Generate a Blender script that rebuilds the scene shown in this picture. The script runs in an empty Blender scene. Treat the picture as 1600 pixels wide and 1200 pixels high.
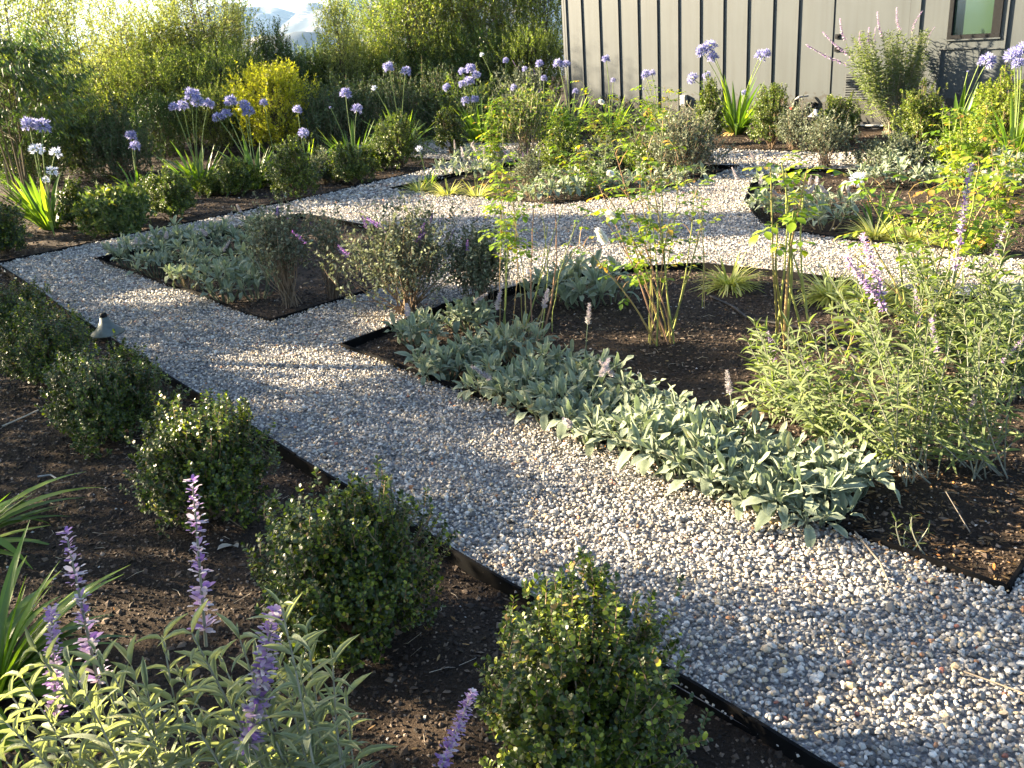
import bpy, math, random
import numpy as np
from math import sin, cos, tan, radians, pi, atan2, sqrt
from mathutils import Matrix, Vector, geometry
random.seed(7); rng = np.random.default_rng(7)
D = bpy.data; SC = bpy.context.scene; COL = SC.collection
# ------------------------------------------------------------------ camera
F = 1400.0; PITCH = radians(21.4); ROLL = radians(-4.5); CH = 1.6
cam = D.cameras.new('camera'); cam.sensor_width = 36; cam.lens = F/1600*36
cam.clip_start = 0.02; cam.clip_end = 40000
camo = D.objects.new('camera', cam); COL.objects.link(camo)
RM = Matrix.Rotation(pi/2-PITCH, 3, 'X') @ Matrix.Rotation(ROLL, 3, 'Z')
camo.matrix_world = Matrix.Translation((0, 0, CH)) @ RM.to_4x4()
SC.camera = camo
M3 = np.array(RM)
# ------------------------------------------------------------------ sun, sky
SUN_EL = radians(20.0); SD = np.array([0.955, -0.297]); SD /= np.hypot(*SD)   # horizontal travel of the light
TE = tan(SUN_EL)
to_sun = Vector((-SD[0]*cos(SUN_EL), -SD[1]*cos(SUN_EL), sin(SUN_EL)))
sl = D.lights.new('sun', 'SUN'); sl.energy = 5.0; sl.angle = radians(0.6); sl.color = (1.0, 0.82, 0.57)
so = D.objects.new('sun', sl); COL.objects.link(so); so.location = (-10, 6, 12)
so.rotation_euler = to_sun.to_track_quat('Z', 'Y').to_euler()
W = D.worlds.new('World'); SC.world = W; W.use_nodes = True
nt = W.node_tree; nt.nodes.clear()
sky = nt.nodes.new('ShaderNodeTexSky'); sky.sky_type = 'NISHITA'; sky.sun_disc = False
sky.sun_elevation = SUN_EL; sky.sun_rotation = atan2(to_sun.x, to_sun.y)
sky.altitude = 200; sky.air_density = 0.75; sky.dust_density = 1.2; sky.ozone_density = 0.5
bg = nt.nodes.new('ShaderNodeBackground'); bg.inputs[1].default_value = 0.052
wo = nt.nodes.new('ShaderNodeOutputWorld')
nt.links.new(sky.outputs[0], bg.inputs[0]); nt.links.new(bg.outputs[0], wo.inputs[0])
SC.view_settings.view_transform = 'Standard'; SC.view_settings.look = 'None'
SC.view_settings.gamma = 1; SC.view_settings.use_curve_mapping = False
SC.view_settings.exposure = 3.2
SC.render.engine = 'CYCLES'
SC.cycles.max_bounces = 8; SC.cycles.transparent_max_bounces = 8; SC.cycles.volume_bounces = 0

# ------------------------------------------------------------------ pixel <-> place helpers (placing things where they stand)
def ray(px, py):
    return M3 @ np.array([(px-800)/F, -(py-600)/F, -1.0])
def G(px, py, z=0.0):
    d = ray(px, py); t = (z-CH)/d[2]; return np.array([d[0]*t, d[1]*t])
def atY(px, py, Y):
    d = ray(px, py); t = Y/d[1]; return np.array([d[0]*t, Y, CH+d[2]*t])
def proj(P):
    P = np.atleast_2d(P); c = (P-np.array([0, 0, CH])) @ M3
    zz = np.maximum(-c[:, 2], 1e-3)
    return 800+F*c[:, 0]/zz, 600-F*c[:, 1]/zz, -c[:, 2]
def pxm(px, py):               # pixels per metre at the ground point seen there
    x, y = G(px, py); return F/proj([x, y, 0])[2][0]
def inpoly(x, y, poly):
    x = np.asarray(x); y = np.asarray(y); r = np.zeros(x.shape, bool); n = len(poly)
    for i in range(n):
        x1, y1 = poly[i]; x2, y2 = poly[(i+1) % n]
        if y1 == y2: continue
        c = ((y1 > y) != (y2 > y)) & (x < (x2-x1)*(y-y1)/(y2-y1)+x1)
        r ^= c
    return r
# ------------------------------------------------------------------ naming
def tag(o, label, cat, group=None, kind=None):
    if label: o['label'] = label
    if cat: o['category'] = cat
    if group: o['group'] = group
    if kind: o['kind'] = kind
    return o
def empty(name, loc, label, cat, group=None, rz=0.0):
    o = D.objects.new(name, None); COL.objects.link(o); o.location = loc; o.rotation_euler = (0, 0, rz)
    o.empty_display_size = 0.05
    return tag(o, label, cat, group)
ORD = ['first','second','third','fourth','fifth','sixth','seventh','eighth','ninth','tenth','eleventh','twelfth','thirteenth',
 'fourteenth','fifteenth','sixteenth','seventeenth','eighteenth','nineteenth','twentieth','twenty-first','twenty-second']
# ------------------------------------------------------------------ materials
def mat(name):
    m = D.materials.new(name); m.use_nodes = True; n = m.node_tree; n.nodes.clear()
    out = n.nodes.new('ShaderNodeOutputMaterial'); return m, n, out
def N(n, t, **kw):
    x = n.nodes.new(t)
    for k, v in kw.items(): setattr(x, k, v)
    return x
def ramp(n, stops, interp='LINEAR'):
    r = n.nodes.new('ShaderNodeValToRGB'); r.color_ramp.interpolation = interp
    e = r.color_ramp.elements
    while len(e) < len(stops): e.new(0.5)
    for i, (p, c) in enumerate(stops):
        e[i].position = p; e[i].color = (*c, 1)
    return r
def rndfac(n):
    a = N(n, 'ShaderNodeAttribute'); a.attribute_name = 'rnd'
    oi = N(n, 'ShaderNodeObjectInfo')
    ad = N(n, 'ShaderNodeMath', operation='ADD'); n.links.new(a.outputs['Fac'], ad.inputs[0]); n.links.new(oi.outputs['Random'], ad.inputs[1])
    fr = N(n, 'ShaderNodeMath', operation='FRACT'); n.links.new(ad.outputs[0], fr.inputs[0])
    return fr
def leafmat(name, stops, trans=0.35, rough=0.5, spec=0.4, tcol=(1.25, 1.35, 0.6), rim=None, sheen=0.0, bump=0.0):
    m, n, out = mat(name); L = n.links.new
    fr = rndfac(n); r = ramp(n, stops); L(fr.outputs[0], r.inputs[0]); col = r.outputs[0]
    if rim:
        a = N(n, 'ShaderNodeAttribute'); a.attribute_name = 'rim'
        mx = N(n, 'ShaderNodeMixRGB'); L(a.outputs['Fac'], mx.inputs[0]); L(col, mx.inputs[1]); mx.inputs[2].default_value = (*rim, 1); col = mx.outputs[0]
    p = N(n, 'ShaderNodeBsdfPrincipled'); L(col, p.inputs['Base Color'])
    p.inputs['Roughness'].default_value = rough; p.inputs['Specular IOR Level'].default_value = spec
    if sheen: p.inputs['Sheen Weight'].default_value = sheen; p.inputs['Sheen Roughness'].default_value = 0.6
    t = N(n, 'ShaderNodeBsdfTranslucent'); mt = N(n, 'ShaderNodeMixRGB', blend_type='MULTIPLY'); mt.inputs[0].default_value = 1
    L(col, mt.inputs[1]); mt.inputs[2].default_value = (*tcol, 1); L(mt.outputs[0], t.inputs[0])
    if bump:
        tc = N(n, 'ShaderNodeTexCoord'); nz = N(n, 'ShaderNodeTexNoise'); nz.inputs['Scale'].default_value = 300; L(tc.outputs['Object'], nz.inputs[0])
        b = N(n, 'ShaderNodeBump'); b.inputs['Strength'].default_value = bump; b.inputs['Distance'].default_value = 0.003
        L(nz.outputs[0], b.inputs['Height']); L(b.outputs[0], p.inputs['Normal'])
    ms = N(n, 'ShaderNodeMixShader'); ms.inputs[0].default_value = trans
    L(p.outputs[0], ms.inputs[1]); L(t.outputs[0], ms.inputs[2]); L(ms.outputs[0], out.inputs[0])
    return m
def simplemat(name, c1, c2=None, rough=0.7, metal=0.0, scale=20.0, bump=0.0, spec=0.4, detail=5):
    m, n, out = mat(name); L = n.links.new
    p = N(n, 'ShaderNodeBsdfPrincipled'); p.inputs['Roughness'].default_value = rough; p.inputs['Metallic'].default_value = metal
    p.inputs['Specular IOR Level'].default_value = spec
    tc = N(n, 'ShaderNodeTexCoord'); nz = N(n, 'ShaderNodeTexNoise'); nz.inputs['Scale'].default_value = scale; nz.inputs['Detail'].default_value = detail
    L(tc.outputs['Object'], nz.inputs[0])
    r = ramp(n, [(0.3, c1), (0.7, c2 or c1)]); L(nz.outputs[0], r.inputs[0]); L(r.outputs[0], p.inputs['Base Color'])
    if bump:
        b = N(n, 'ShaderNodeBump'); b.inputs['Strength'].default_value = bump; b.inputs['Distance'].default_value = 0.01
        L(nz.outputs[0], b.inputs['Height']); L(b.outputs[0], p.inputs['Normal'])
    L(p.outputs[0], out.inputs[0]); return m
MT = {}
MT['box'] = leafmat('box_leaf', [(0, (.016,.034,.006)), (.5, (.042,.070,.010)), (.80, (.09,.13,.014)), (.92, (.22,.27,.022)), (.975, (.34,.36,.03)), (.99, (.30,.19,.07))], .3, .38, .5)
MT['boxfar'] = leafmat('box_leaf_far', [(0, (.035,.06,.010)), (.6, (.085,.125,.02)), (1, (.23,.27,.04))], .35, .42, .4)
MT['boxyellow'] = leafmat('box_leaf_yellow', [(0, (.08,.13,.015)), (.6, (.16,.22,.02)), (1, (.32,.36,.04))], .4, .42, .4)
MT['hedge'] = leafmat('hedge_leaf', [(0, (.075,.115,.022)), (.5, (.16,.21,.042)), (.85, (.27,.31,.065)), (1, (.42,.40,.11))], .5, .45, .4)
MT['hedgepale'] = leafmat('hedge_leaf_pale', [(0, (.14,.17,.045)), (.5, (.26,.29,.09)), (1, (.46,.45,.17))], .5, .45, .4)
MT['hedgedark'] = leafmat('hedge_leaf_dark', [(0, (.02,.045,.012)), (.6, (.045,.085,.02)), (1, (.09,.14,.03))], .35, .45, .4)
MT['yellow'] = leafmat('yellow_leaf', [(0, (.22,.25,.02)), (.5, (.42,.41,.03)), (1, (.62,.53,.05))], .5, .45, .4)
MT['peach'] = leafmat('peach_leaf', [(0, (.03,.055,.018)), (.6, (.06,.10,.028)), (1, (.16,.20,.04))], .35, .4, .5)
MT['rosemary'] = leafmat('rosemary_leaf', [(0, (.035,.058,.022)), (.6, (.075,.11,.04)), (1, (.15,.19,.08))], .2, .6, .3)
MT['lamb'] = leafmat('lamb_ear_leaf', [(0, (.068,.095,.056)), (.55, (.112,.142,.085)), (.90, (.17,.195,.115)), (.95,(.30,.23,.12)), (1, (.40,.33,.18))], .22, .9, .1, (1.1,1.2,.7), rim=(.27,.32,.22), sheen=.15, bump=.5)
MT['lambspike'] = leafmat('lamb_ear_spike', [(0, (.28,.27,.25)), (.6, (.42,.38,.36)), (1, (.42,.32,.42))], .2, .95, .1, (1.1,1.1,1), sheen=.5)
MT['sage'] = leafmat('sage_leaf', [(0, (.05,.085,.02)), (.5, (.10,.14,.036)), (.88, (.16,.205,.05)), (1, (.34,.30,.04))], .38, .6, .3, (1.3,1.4,.5), rim=(.17,.215,.085), sheen=.08, bump=.5)
MT['sagegrey'] = leafmat('sage_leaf_silvery', [(0, (.085,.125,.045)), (.5, (.14,.18,.075)), (.9, (.20,.24,.10)), (1, (.40,.36,.06))], .38, .65, .3, (1.3,1.3,.6), rim=(.30,.34,.21), sheen=.12, bump=.5)
MT['sagestem'] = leafmat('sage_stem', [(0, (.14,.14,.09)), (1, (.28,.28,.20))], .1, .8, .2, (1,1,1), sheen=.3)
MT['sagedry'] = leafmat('sage_dry_stem', [(0, (.24,.18,.11)), (1, (.44,.36,.24))], .1, .8, .2, (1,1,1))
MT['purple'] = leafmat('sage_flower', [(0, (.17,.07,.30)), (.35, (.28,.15,.38)), (.6, (.40,.30,.42)), (.8,(.34,.28,.32)), (1, (.60,.56,.56))], .3, .8, .2, (1.2,1.1,1.2), sheen=.4)
MT['purpledark'] = leafmat('butterfly_flower', [(0, (.10,.05,.24)), (.6, (.20,.08,.38)), (1, (.34,.12,.40))], .25, .8, .2, (1.2,1,1.2))
MT['aga'] = leafmat('agapanthus_leaf', [(0, (.06,.12,.015)), (.6, (.13,.22,.025)), (1, (.25,.33,.04))], .4, .4, .45, (1.4,1.5,.5))
MT['agadry'] = leafmat('agapanthus_dry', [(0, (.45,.30,.10)), (1, (.62,.45,.16))], .3, .7, .3, (1.2,1.1,.8))
MT['agastem'] = leafmat('agapanthus_stalk', [(0, (.14,.20,.05)), (1, (.26,.32,.10))], .1, .6, .3, (1,1.1,.7))
MT['agaflower'] = leafmat('agapanthus_flower', [(0, (.16,.16,.36)), (.5, (.31,.31,.53)), (1, (.60,.60,.72))], .4, .6, .2, (1.1,1.1,1.2))
MT['agawhite'] = leafmat('agapanthus_flower_pale', [(0, (.55,.60,.80)), (1, (.82,.84,.88))], .4, .6, .2, (1,1,1))
MT['rose'] = leafmat('rose_leaf', [(0, (.07,.14,.014)), (.5, (.17,.27,.018)), (.9, (.30,.37,.025)), (1, (.40,.20,.05))], .45, .42, .45, (1.4,1.4,.4))
MT['cane'] = leafmat('rose_cane', [(0, (.16,.20,.05)), (.6, (.26,.28,.07)), (1, (.30,.18,.08))], .05, .55, .4, (1,1,.6))
MT['canebrown'] = leafmat('rose_wood', [(0, (.20,.11,.06)), (1, (.32,.19,.11))], .02, .7, .3, (1,1,1))
MT['roseflower'] = leafmat('rose_petal', [(0, (.78,.76,.68)), (1, (.88,.87,.80))], .35, .6, .2, (1,1,.95))
MT['twigleaf'] = leafmat('grey_leaf', [(0, (.055,.07,.045)), (.6, (.11,.13,.085)), (1, (.28,.31,.22))], .3, .75, .2, (1.1,1.1,.7))
MT['twig'] = leafmat('twig_bark', [(0, (.10,.07,.045)), (1, (.26,.19,.12))], .02, .85, .2, (1,1,1))
MT['hedgetwig'] = leafmat('hedge_twig', [(0, (.06,.05,.03)), (1, (.14,.11,.06))], .02, .85, .2, (1,1,1))
MT['grass'] = leafmat('variegated_blade', [(0, (.24,.29,.05)), (.5, (.48,.49,.11)), (1, (.72,.70,.32))], .4, .5, .35, (1.2,1.2,.7))
MT['bark'] = simplemat('bark', (.10,.07,.05), (.24,.18,.13), .9, scale=40, bump=.6)
MT['stake'] = simplemat('stake_wood', (.34,.22,.13), (.46,.31,.19), .85, scale=25, bump=.3)
MT['litter'] = leafmat('dry_leaf_litter', [(0, (.07,.045,.028)), (.5, (.19,.12,.06)), (.88, (.36,.25,.12)), (1, (.44,.17,.05))], .25, .85, .2, (1.1,1,.8))
MT['straw'] = leafmat('dry_straw', [(0, (.30,.24,.17)), (1, (.55,.48,.38))], .1, .85, .2, (1,1,1))
MT['edge'] = simplemat('edging_steel', (.004,.004,.0045), (.009,.0088,.0085), .85, scale=15, bump=.2, spec=.06)
MT['wall'] = simplemat('wall_paint', (.043,.052,.055), (.051,.060,.062), .62, scale=1.3, bump=.03, detail=9)
_n=MT['wall'].node_tree; _p=[x for x in _n.nodes if x.type=='BSDF_PRINCIPLED'][0]; _src=_p.inputs['Base Color'].links[0].from_socket
_tc=N(_n,'ShaderNodeTexCoord'); _mp=N(_n,'ShaderNodeMapping'); _mp.inputs['Scale'].default_value=(9,9,.5); _n.links.new(_tc.outputs['Object'],_mp.inputs[0])
_nz=N(_n,'ShaderNodeTexNoise'); _nz.inputs['Scale'].default_value=1.6; _nz.inputs['Detail'].default_value=6; _n.links.new(_mp.outputs[0],_nz.inputs[0])
_rr=ramp(_n,[(.42,(1,1,1)),(.75,(.80,.79,.77))]); _n.links.new(_nz.outputs[0],_rr.inputs[0])
_sx=N(_n,'ShaderNodeSeparateXYZ'); _n.links.new(_tc.outputs['Object'],_sx.inputs[0]); _n2=N(_n,'ShaderNodeTexNoise'); _n2.inputs['Scale'].default_value=14; _n2.inputs['Detail'].default_value=8; _n.links.new(_tc.outputs['Object'],_n2.inputs[0])
_ma=N(_n,'ShaderNodeMath',operation='MULTIPLY_ADD'); _n.links.new(_n2.outputs[0],_ma.inputs[0]); _ma.inputs[1].default_value=-.7; _n.links.new(_sx.outputs[2],_ma.inputs[2])
_r3=ramp(_n,[(0,(.62,.52,.42)),(.06,(1,1,1))]); _n.links.new(_ma.outputs[0],_r3.inputs[0])
_m1=N(_n,'ShaderNodeMixRGB',blend_type='MULTIPLY'); _m1.inputs[0].default_value=1; _n.links.new(_src,_m1.inputs[1]); _n.links.new(_rr.outputs[0],_m1.inputs[2])
_m2=N(_n,'ShaderNodeMixRGB',blend_type='MULTIPLY'); _m2.inputs[0].default_value=1; _n.links.new(_m1.outputs[0],_m2.inputs[1]); _n.links.new(_r3.outputs[0],_m2.inputs[2]); _n.links.new(_m2.outputs[0],_p.inputs['Base Color'])
MT['batten'] = simplemat('batten_paint', (.046,.053,.055), (.058,.064,.065), .6, scale=8)
MT['gap'] = simplemat('gap_and_shadow', (.012,.013,.015), (.02,.02,.022), .8)  # dark parts and real gaps, also the painted shadow strips beside the battens
MT['black'] = simplemat('black_metal', (.006,.0065,.007), (.012,.012,.013), .6, scale=30, spec=.12)
MT['bronze'] = simplemat('weathered_copper', (.06,.075,.07), (.11,.13,.12), .6, .2, scale=25)
MT['white'] = simplemat('white_plastic', (.22,.22,.21), (.27,.27,.255), .6)
MT['grey'] = simplemat('grey_plastic', (.30,.31,.31), (.36,.37,.37), .6)
MT['red'] = simplemat('red_plastic', (.5,.04,.03), (.6,.06,.04), .5)
MT['hose'] = simplemat('drip_tube', (.012,.011,.010), (.03,.027,.025), .7)
# glass
m, n, out = mat('window_glass'); p = N(n, 'ShaderNodeBsdfPrincipled'); p.inputs['Base Color'].default_value = (.03,.055,.035,1)
p.inputs['Roughness'].default_value = .06; p.inputs['Specular IOR Level'].default_value = .8; n.links.new(p.outputs[0], out.inputs[0]); MT['glass'] = m
# pebbles
m, n, out = mat('pebble_stone'); L = n.links.new
a = N(n, 'ShaderNodeAttribute'); a.attribute_name = 'rnd'
r = ramp(n, [(0, (.10,.092,.083)), (.10, (.17,.16,.143)), (.27, (.28,.262,.235)), (.47, (.40,.377,.335)), (.65, (.52,.488,.43)), (.80, (.64,.60,.53)), (.89, (.44,.36,.25)), (.95, (.52,.40,.24)), (.988, (.44,.22,.11)), (.995, (.30,.12,.08))], 'CONSTANT')
L(a.outputs['Fac'], r.inputs[0]); tc = N(n, 'ShaderNodeTexCoord'); nz = N(n, 'ShaderNodeTexNoise'); nz.inputs['Scale'].default_value = 120; nz.inputs['Detail'].default_value = 3; L(tc.outputs['Object'], nz.inputs[0])
mr = N(n, 'ShaderNodeMapRange'); mr.inputs[3].default_value = .72; mr.inputs[4].default_value = 1.15; L(nz.outputs[0], mr.inputs[0])
mx = N(n, 'ShaderNodeMixRGB', blend_type='MULTIPLY'); mx.inputs[0].default_value = 1; L(r.outputs[0], mx.inputs[1]); L(mr.outputs[0], mx.inputs[2])
p = N(n, 'ShaderNodeBsdfPrincipled'); p.inputs['Roughness'].default_value = .75; L(mx.outputs[0], p.inputs['Base Color']); L(p.outputs[0], out.inputs[0]); MT['pebble'] = m
MT['gravelbase'] = simplemat('gravel_fines', (.10,.10,.105), (.34,.34,.34), .9, scale=90, bump=.8)
# soil chips
m, n, out = mat('mulch_chip'); L = n.links.new
a = N(n, 'ShaderNodeAttribute'); a.attribute_name = 'rnd'
r = ramp(n, [(0, (.018,.014,.011)), (.35, (.042,.031,.023)), (.68, (.085,.061,.044)), (.86, (.15,.11,.078)), (.96, (.26,.20,.15)), (.99, (.45,.42,.38))], 'CONSTANT')
L(a.outputs['Fac'], r.inputs[0]); p = N(n, 'ShaderNodeBsdfPrincipled'); p.inputs['Roughness'].default_value = .85; p.inputs['Specular IOR Level'].default_value = .25
L(r.outputs[0], p.inputs['Base Color']); L(p.outputs[0], out.inputs[0]); MT['chip'] = m
# soil ground
m, n, out = mat('soil'); L = n.links.new
tc = N(n, 'ShaderNodeTexCoord'); n1 = N(n, 'ShaderNodeTexNoise'); n1.inputs['Scale'].default_value = 2.2; n1.inputs['Detail'].default_value = 6; L(tc.outputs['Object'], n1.inputs[0])
n2 = N(n, 'ShaderNodeTexNoise'); n2.inputs['Scale'].default_value = 140; n2.inputs['Detail'].default_value = 5; n2.inputs['Roughness'].default_value = .7; L(tc.outputs['Object'], n2.inputs[0])
r1 = ramp(n, [(.3, (.022,.016,.012)), (.7, (.075,.053,.036))]); L(n1.outputs[0], r1.inputs[0])
r2 = ramp(n, [(.3, (.4,.4,.4)), (.62, (1.1,1.1,1.1)), (.75, (2.2,2.1,2))]); L(n2.outputs[0], r2.inputs[0])
mx = N(n, 'ShaderNodeMixRGB', blend_type='MULTIPLY'); mx.inputs[0].default_value = 1; L(r1.outputs[0], mx.inputs[1]); L(r2.outputs[0], mx.inputs[2])
p = N(n, 'ShaderNodeBsdfPrincipled'); p.inputs['Roughness'].default_value = .95; p.inputs['Specular IOR Level'].default_value = .15; L(mx.outputs[0], p.inputs['Base Color'])
b = N(n, 'ShaderNodeBump'); b.inputs['Strength'].default_value = .9; b.inputs['Distance'].default_value = .012; L(n2.outputs[0], b.inputs['Height']); L(b.outputs[0], p.inputs['Normal'])
L(p.outputs[0], out.inputs[0]); MT['soil'] = m
# hills and far land
m, n, out = mat('chaparral_hill'); L = n.links.new
tc = N(n, 'ShaderNodeTexCoord'); n1 = N(n, 'ShaderNodeTexNoise'); n1.inputs['Scale'].default_value = .016; n1.inputs['Detail'].default_value = 10; n1.inputs['Roughness'].default_value = .65; L(tc.outputs['Object'], n1.inputs[0])
r1 = ramp(n, [(.42, (.004,.007,.006)), (.49, (.016,.022,.014)), (.55, (.06,.055,.04)), (.62, (.26,.22,.17))]); L(n1.outputs[0], r1.inputs[0])
p = N(n, 'ShaderNodeBsdfPrincipled'); p.inputs['Roughness'].default_value = .95; L(r1.outputs[0], p.inputs['Base Color']); L(p.outputs[0], out.inputs[0]); MT['hill'] = m

# ------------------------------------------------------------------ mesh building
class Buf:
    """collects triangles and quads with two per-vertex attributes (rnd, rim)"""
    def __init__(s): s.v=[]; s.f=[]; s.r=[]; s.m=[]; s.n=0; s.mi=[]
    def add(s, V, Fc, rnd=0.0, rim=None, mi=0):
        V = np.asarray(V, float).reshape(-1, 3)
        s.v.append(V); s.f.append((np.asarray(Fc)+s.n, mi))
        s.r.append(np.broadcast_to(np.asarray(rnd, float), (len(V),)))
        s.m.append(np.zeros(len(V)) if rim is None else np.broadcast_to(np.asarray(rim, float), (len(V),)))
        s.n += len(V)
    def mesh(s, name, mats, smooth=False):
        me = D.meshes.new(name)
        V = np.concatenate(s.v).astype(np.float32)
        loops=[]; starts=[]; mi=[]; tot=0
        for fc, k in s.f:
            w = fc.shape[1]; loops.append(fc.ravel()); starts.append(tot+np.arange(len(fc))*w); mi.append(np.full(len(fc), k)); tot += fc.size
        loops=np.concatenate(loops).astype(np.int32); starts=np.concatenate(starts).astype(np.int32); mi=np.concatenate(mi).astype(np.int32)
        me.vertices.add(len(V)); me.vertices.foreach_set('co', V.ravel())
        me.loops.add(len(loops)); me.loops.foreach_set('vertex_index', loops)
        me.polygons.add(len(starts)); me.polygons.foreach_set('loop_start', starts)
        me.polygons.foreach_set('material_index', mi)
        me.polygons.foreach_set('use_smooth', np.full(len(starts), smooth))
        me.update(calc_edges=True)
        a = me.attributes.new('rnd', 'FLOAT', 'POINT'); a.data.foreach_set('value', np.concatenate(s.r).astype(np.float32))
        a = me.attributes.new('rim', 'FLOAT', 'POINT'); a.data.foreach_set('value', np.concatenate(s.m).astype(np.float32))
        for mm in (mats if isinstance(mats, (list, tuple)) else [mats]): me.materials.append(MT[mm] if isinstance(mm, str) else mm)
        return me
def obj(name, me, parent=None, M=None, loc=None):
    o = D.objects.new(name, me); COL.objects.link(o)
    if parent is not None: o.parent = parent
    if M is not None: o.matrix_basis = M
    if loc is not None: o.location = loc
    return o
def strip(n, prof, length=1.0, width=1.0, curve=0.0, fold=0.15, wave=0.0, z0=0.0):
    """leaf blade along +Y, normal +Z, n rows; curve bends it down along its length; returns V, F(tris), rim"""
    V=[]; rim=[]; ang=z0; y=0; z=0; ds=length/n
    for i in range(n+1):
        t=i/n; w=prof(t)*width/2
        wv = wave*sin(t*9)*w
        V += [(-w, y, z+fold*w+wv), (0, y, z), (w, y, z+fold*w-wv)]; rim += [1, .35, 1]
        ang -= curve/n; y += ds*cos(ang); z += ds*sin(ang)
    Fc=[]
    for i in range(n):
        a=3*i
        Fc += [(a,a+1,a+4),(a,a+4,a+3),(a+1,a+2,a+5),(a+1,a+5,a+4)]
    return np.array(V), np.array(Fc), np.array(rim)
DIAM = (np.array([(0,0,0),(-.5,.42,.10),(.5,.42,.10),(0,1,0)], float), np.array([(0,2,1),(1,2,3)]))
OVAL = (np.array([(0,0,0),(-.42,.34,.10),(.42,.34,.10),(-.36,.78,.12),(.36,.78,.12),(0,1,.02)], float),
        np.array([(0,2,1),(1,2,4),(1,4,3),(3,4,5)]))
def unit(a): return a/np.maximum(np.linalg.norm(a, axis=-1, keepdims=True), 1e-9)
def frames(d, up):
    y = unit(d); x = unit(np.cross(y, up)); z = np.cross(x, y); return x, y, z
def scatter(buf, tmpl, pos, d, up, L, Wd, rnd, rim=None, mi=0):
    V, Fc = tmpl; n=len(pos)
    x,y,z = frames(d, up)
    L=np.broadcast_to(L,(n,))[:,None]; Wd=np.broadcast_to(Wd,(n,))[:,None]
    P = pos[:,None,:] + V[None,:,0:1]*(x*Wd)[:,None,:] + V[None,:,1:2]*(y*L)[:,None,:] + V[None,:,2:3]*(z*Wd)[:,None,:]
    Fa = (Fc[None]+ (np.arange(n)*len(V))[:,None,None]).reshape(-1, Fc.shape[1])
    buf.add(P.reshape(-1,3), Fa, np.repeat(np.broadcast_to(rnd,(n,)), len(V)), mi=mi)
def tube(buf, pts, r0, r1=None, k=5, rnd=0.0, mi=0, cap=True):
    P=np.asarray(pts,float); n=len(P); r1=r0 if r1 is None else r1
    rr = np.linspace(r0, r1, n) if np.isscalar(r0) else np.asarray(r0)
    T=np.gradient(P,axis=0); T=unit(T); ref=np.array([.3,.1,.95]) if abs(T[0][2])<.9 else np.array([.95,.1,.3])
    x=unit(np.cross(T,ref)); y=np.cross(T,x); a=np.arange(k)*2*pi/k
    V=(P[:,None,:]+rr[:,None,None]*(np.cos(a)[None,:,None]*x[:,None,:]+np.sin(a)[None,:,None]*y[:,None,:])).reshape(-1,3)
    Fc=[]
    for i in range(n-1):
        for j in range(k):
            q=(j+1)%k; Fc.append((i*k+j, i*k+q, (i+1)*k+q, (i+1)*k+j))
    buf.add(V, np.array(Fc), rnd, mi=mi)
def tubes_fast(buf, A, B, Cc, r, rnd=0.0, mi=0, k=3):
    """many thin 3-sided curved twigs A->B->C"""
    n=len(A); P=np.stack([A,B,Cc],1); T=unit(Cc-A); ref=np.tile(np.array([.31,.17,.93]),(n,1))
    x=unit(np.cross(T,ref)); y=np.cross(T,x); a=np.arange(k)*2*pi/k
    ring=(np.cos(a)[None,:,None]*x[:,None,:]+np.sin(a)[None,:,None]*y[:,None,:])
    rr=np.broadcast_to(r,(n,))[:,None,None]
    V=np.concatenate([P[:,0:1]+ring*rr, P[:,1:2]+ring*rr*.75, P[:,2:3]+ring*rr*.35],1).reshape(-1,3)
    f=[]
    for i in range(2):
        for j in range(k): q=(j+1)%k; f.append((i*k+j,i*k+q,(i+1)*k+q,(i+1)*k+j))
    f=np.array(f); Fa=(f[None]+(np.arange(n)*3*k)[:,None,None]).reshape(-1,4)
    buf.add(V, Fa, np.repeat(np.broadcast_to(rnd,(n,)),3*k), mi=mi)
def box(buf, c, s, R=None, mi=0):
    V=np.array([(x,y,z) for x in(-.5,.5) for y in(-.5,.5) for z in(-.5,.5)])*np.array(s)
    if R is not None: V=V@np.array(R).T
    buf.add(V+np.array(c), np.array([(0,1,3,2),(4,6,7,5),(0,4,5,1),(2,3,7,6),(0,2,6,4),(1,5,7,3)]), mi=mi)
def ring_lathe(buf, prof, k=20, c=(0,0,0), mi=0):
    prof=np.array(prof,float); n=len(prof); a=np.arange(k)*2*pi/k
    V=np.stack([prof[:,0:1]*np.cos(a)[None], prof[:,0:1]*np.sin(a)[None], np.repeat(prof[:,1:2],k,1)],-1).reshape(-1,3)+np.array(c)
    Fc=[(i*k+j,i*k+(j+1)%k,(i+1)*k+(j+1)%k,(i+1)*k+j) for i in range(n-1) for j in range(k)]
    buf.add(V,np.array(Fc),mi=mi)
def rand_dirs(n, zlo=-1, zhi=1):
    z=rng.uniform(zlo,zhi,n); a=rng.uniform(0,2*pi,n); s=np.sqrt(1-z*z); return np.stack([s*np.cos(a),s*np.sin(a),z],1)

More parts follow.
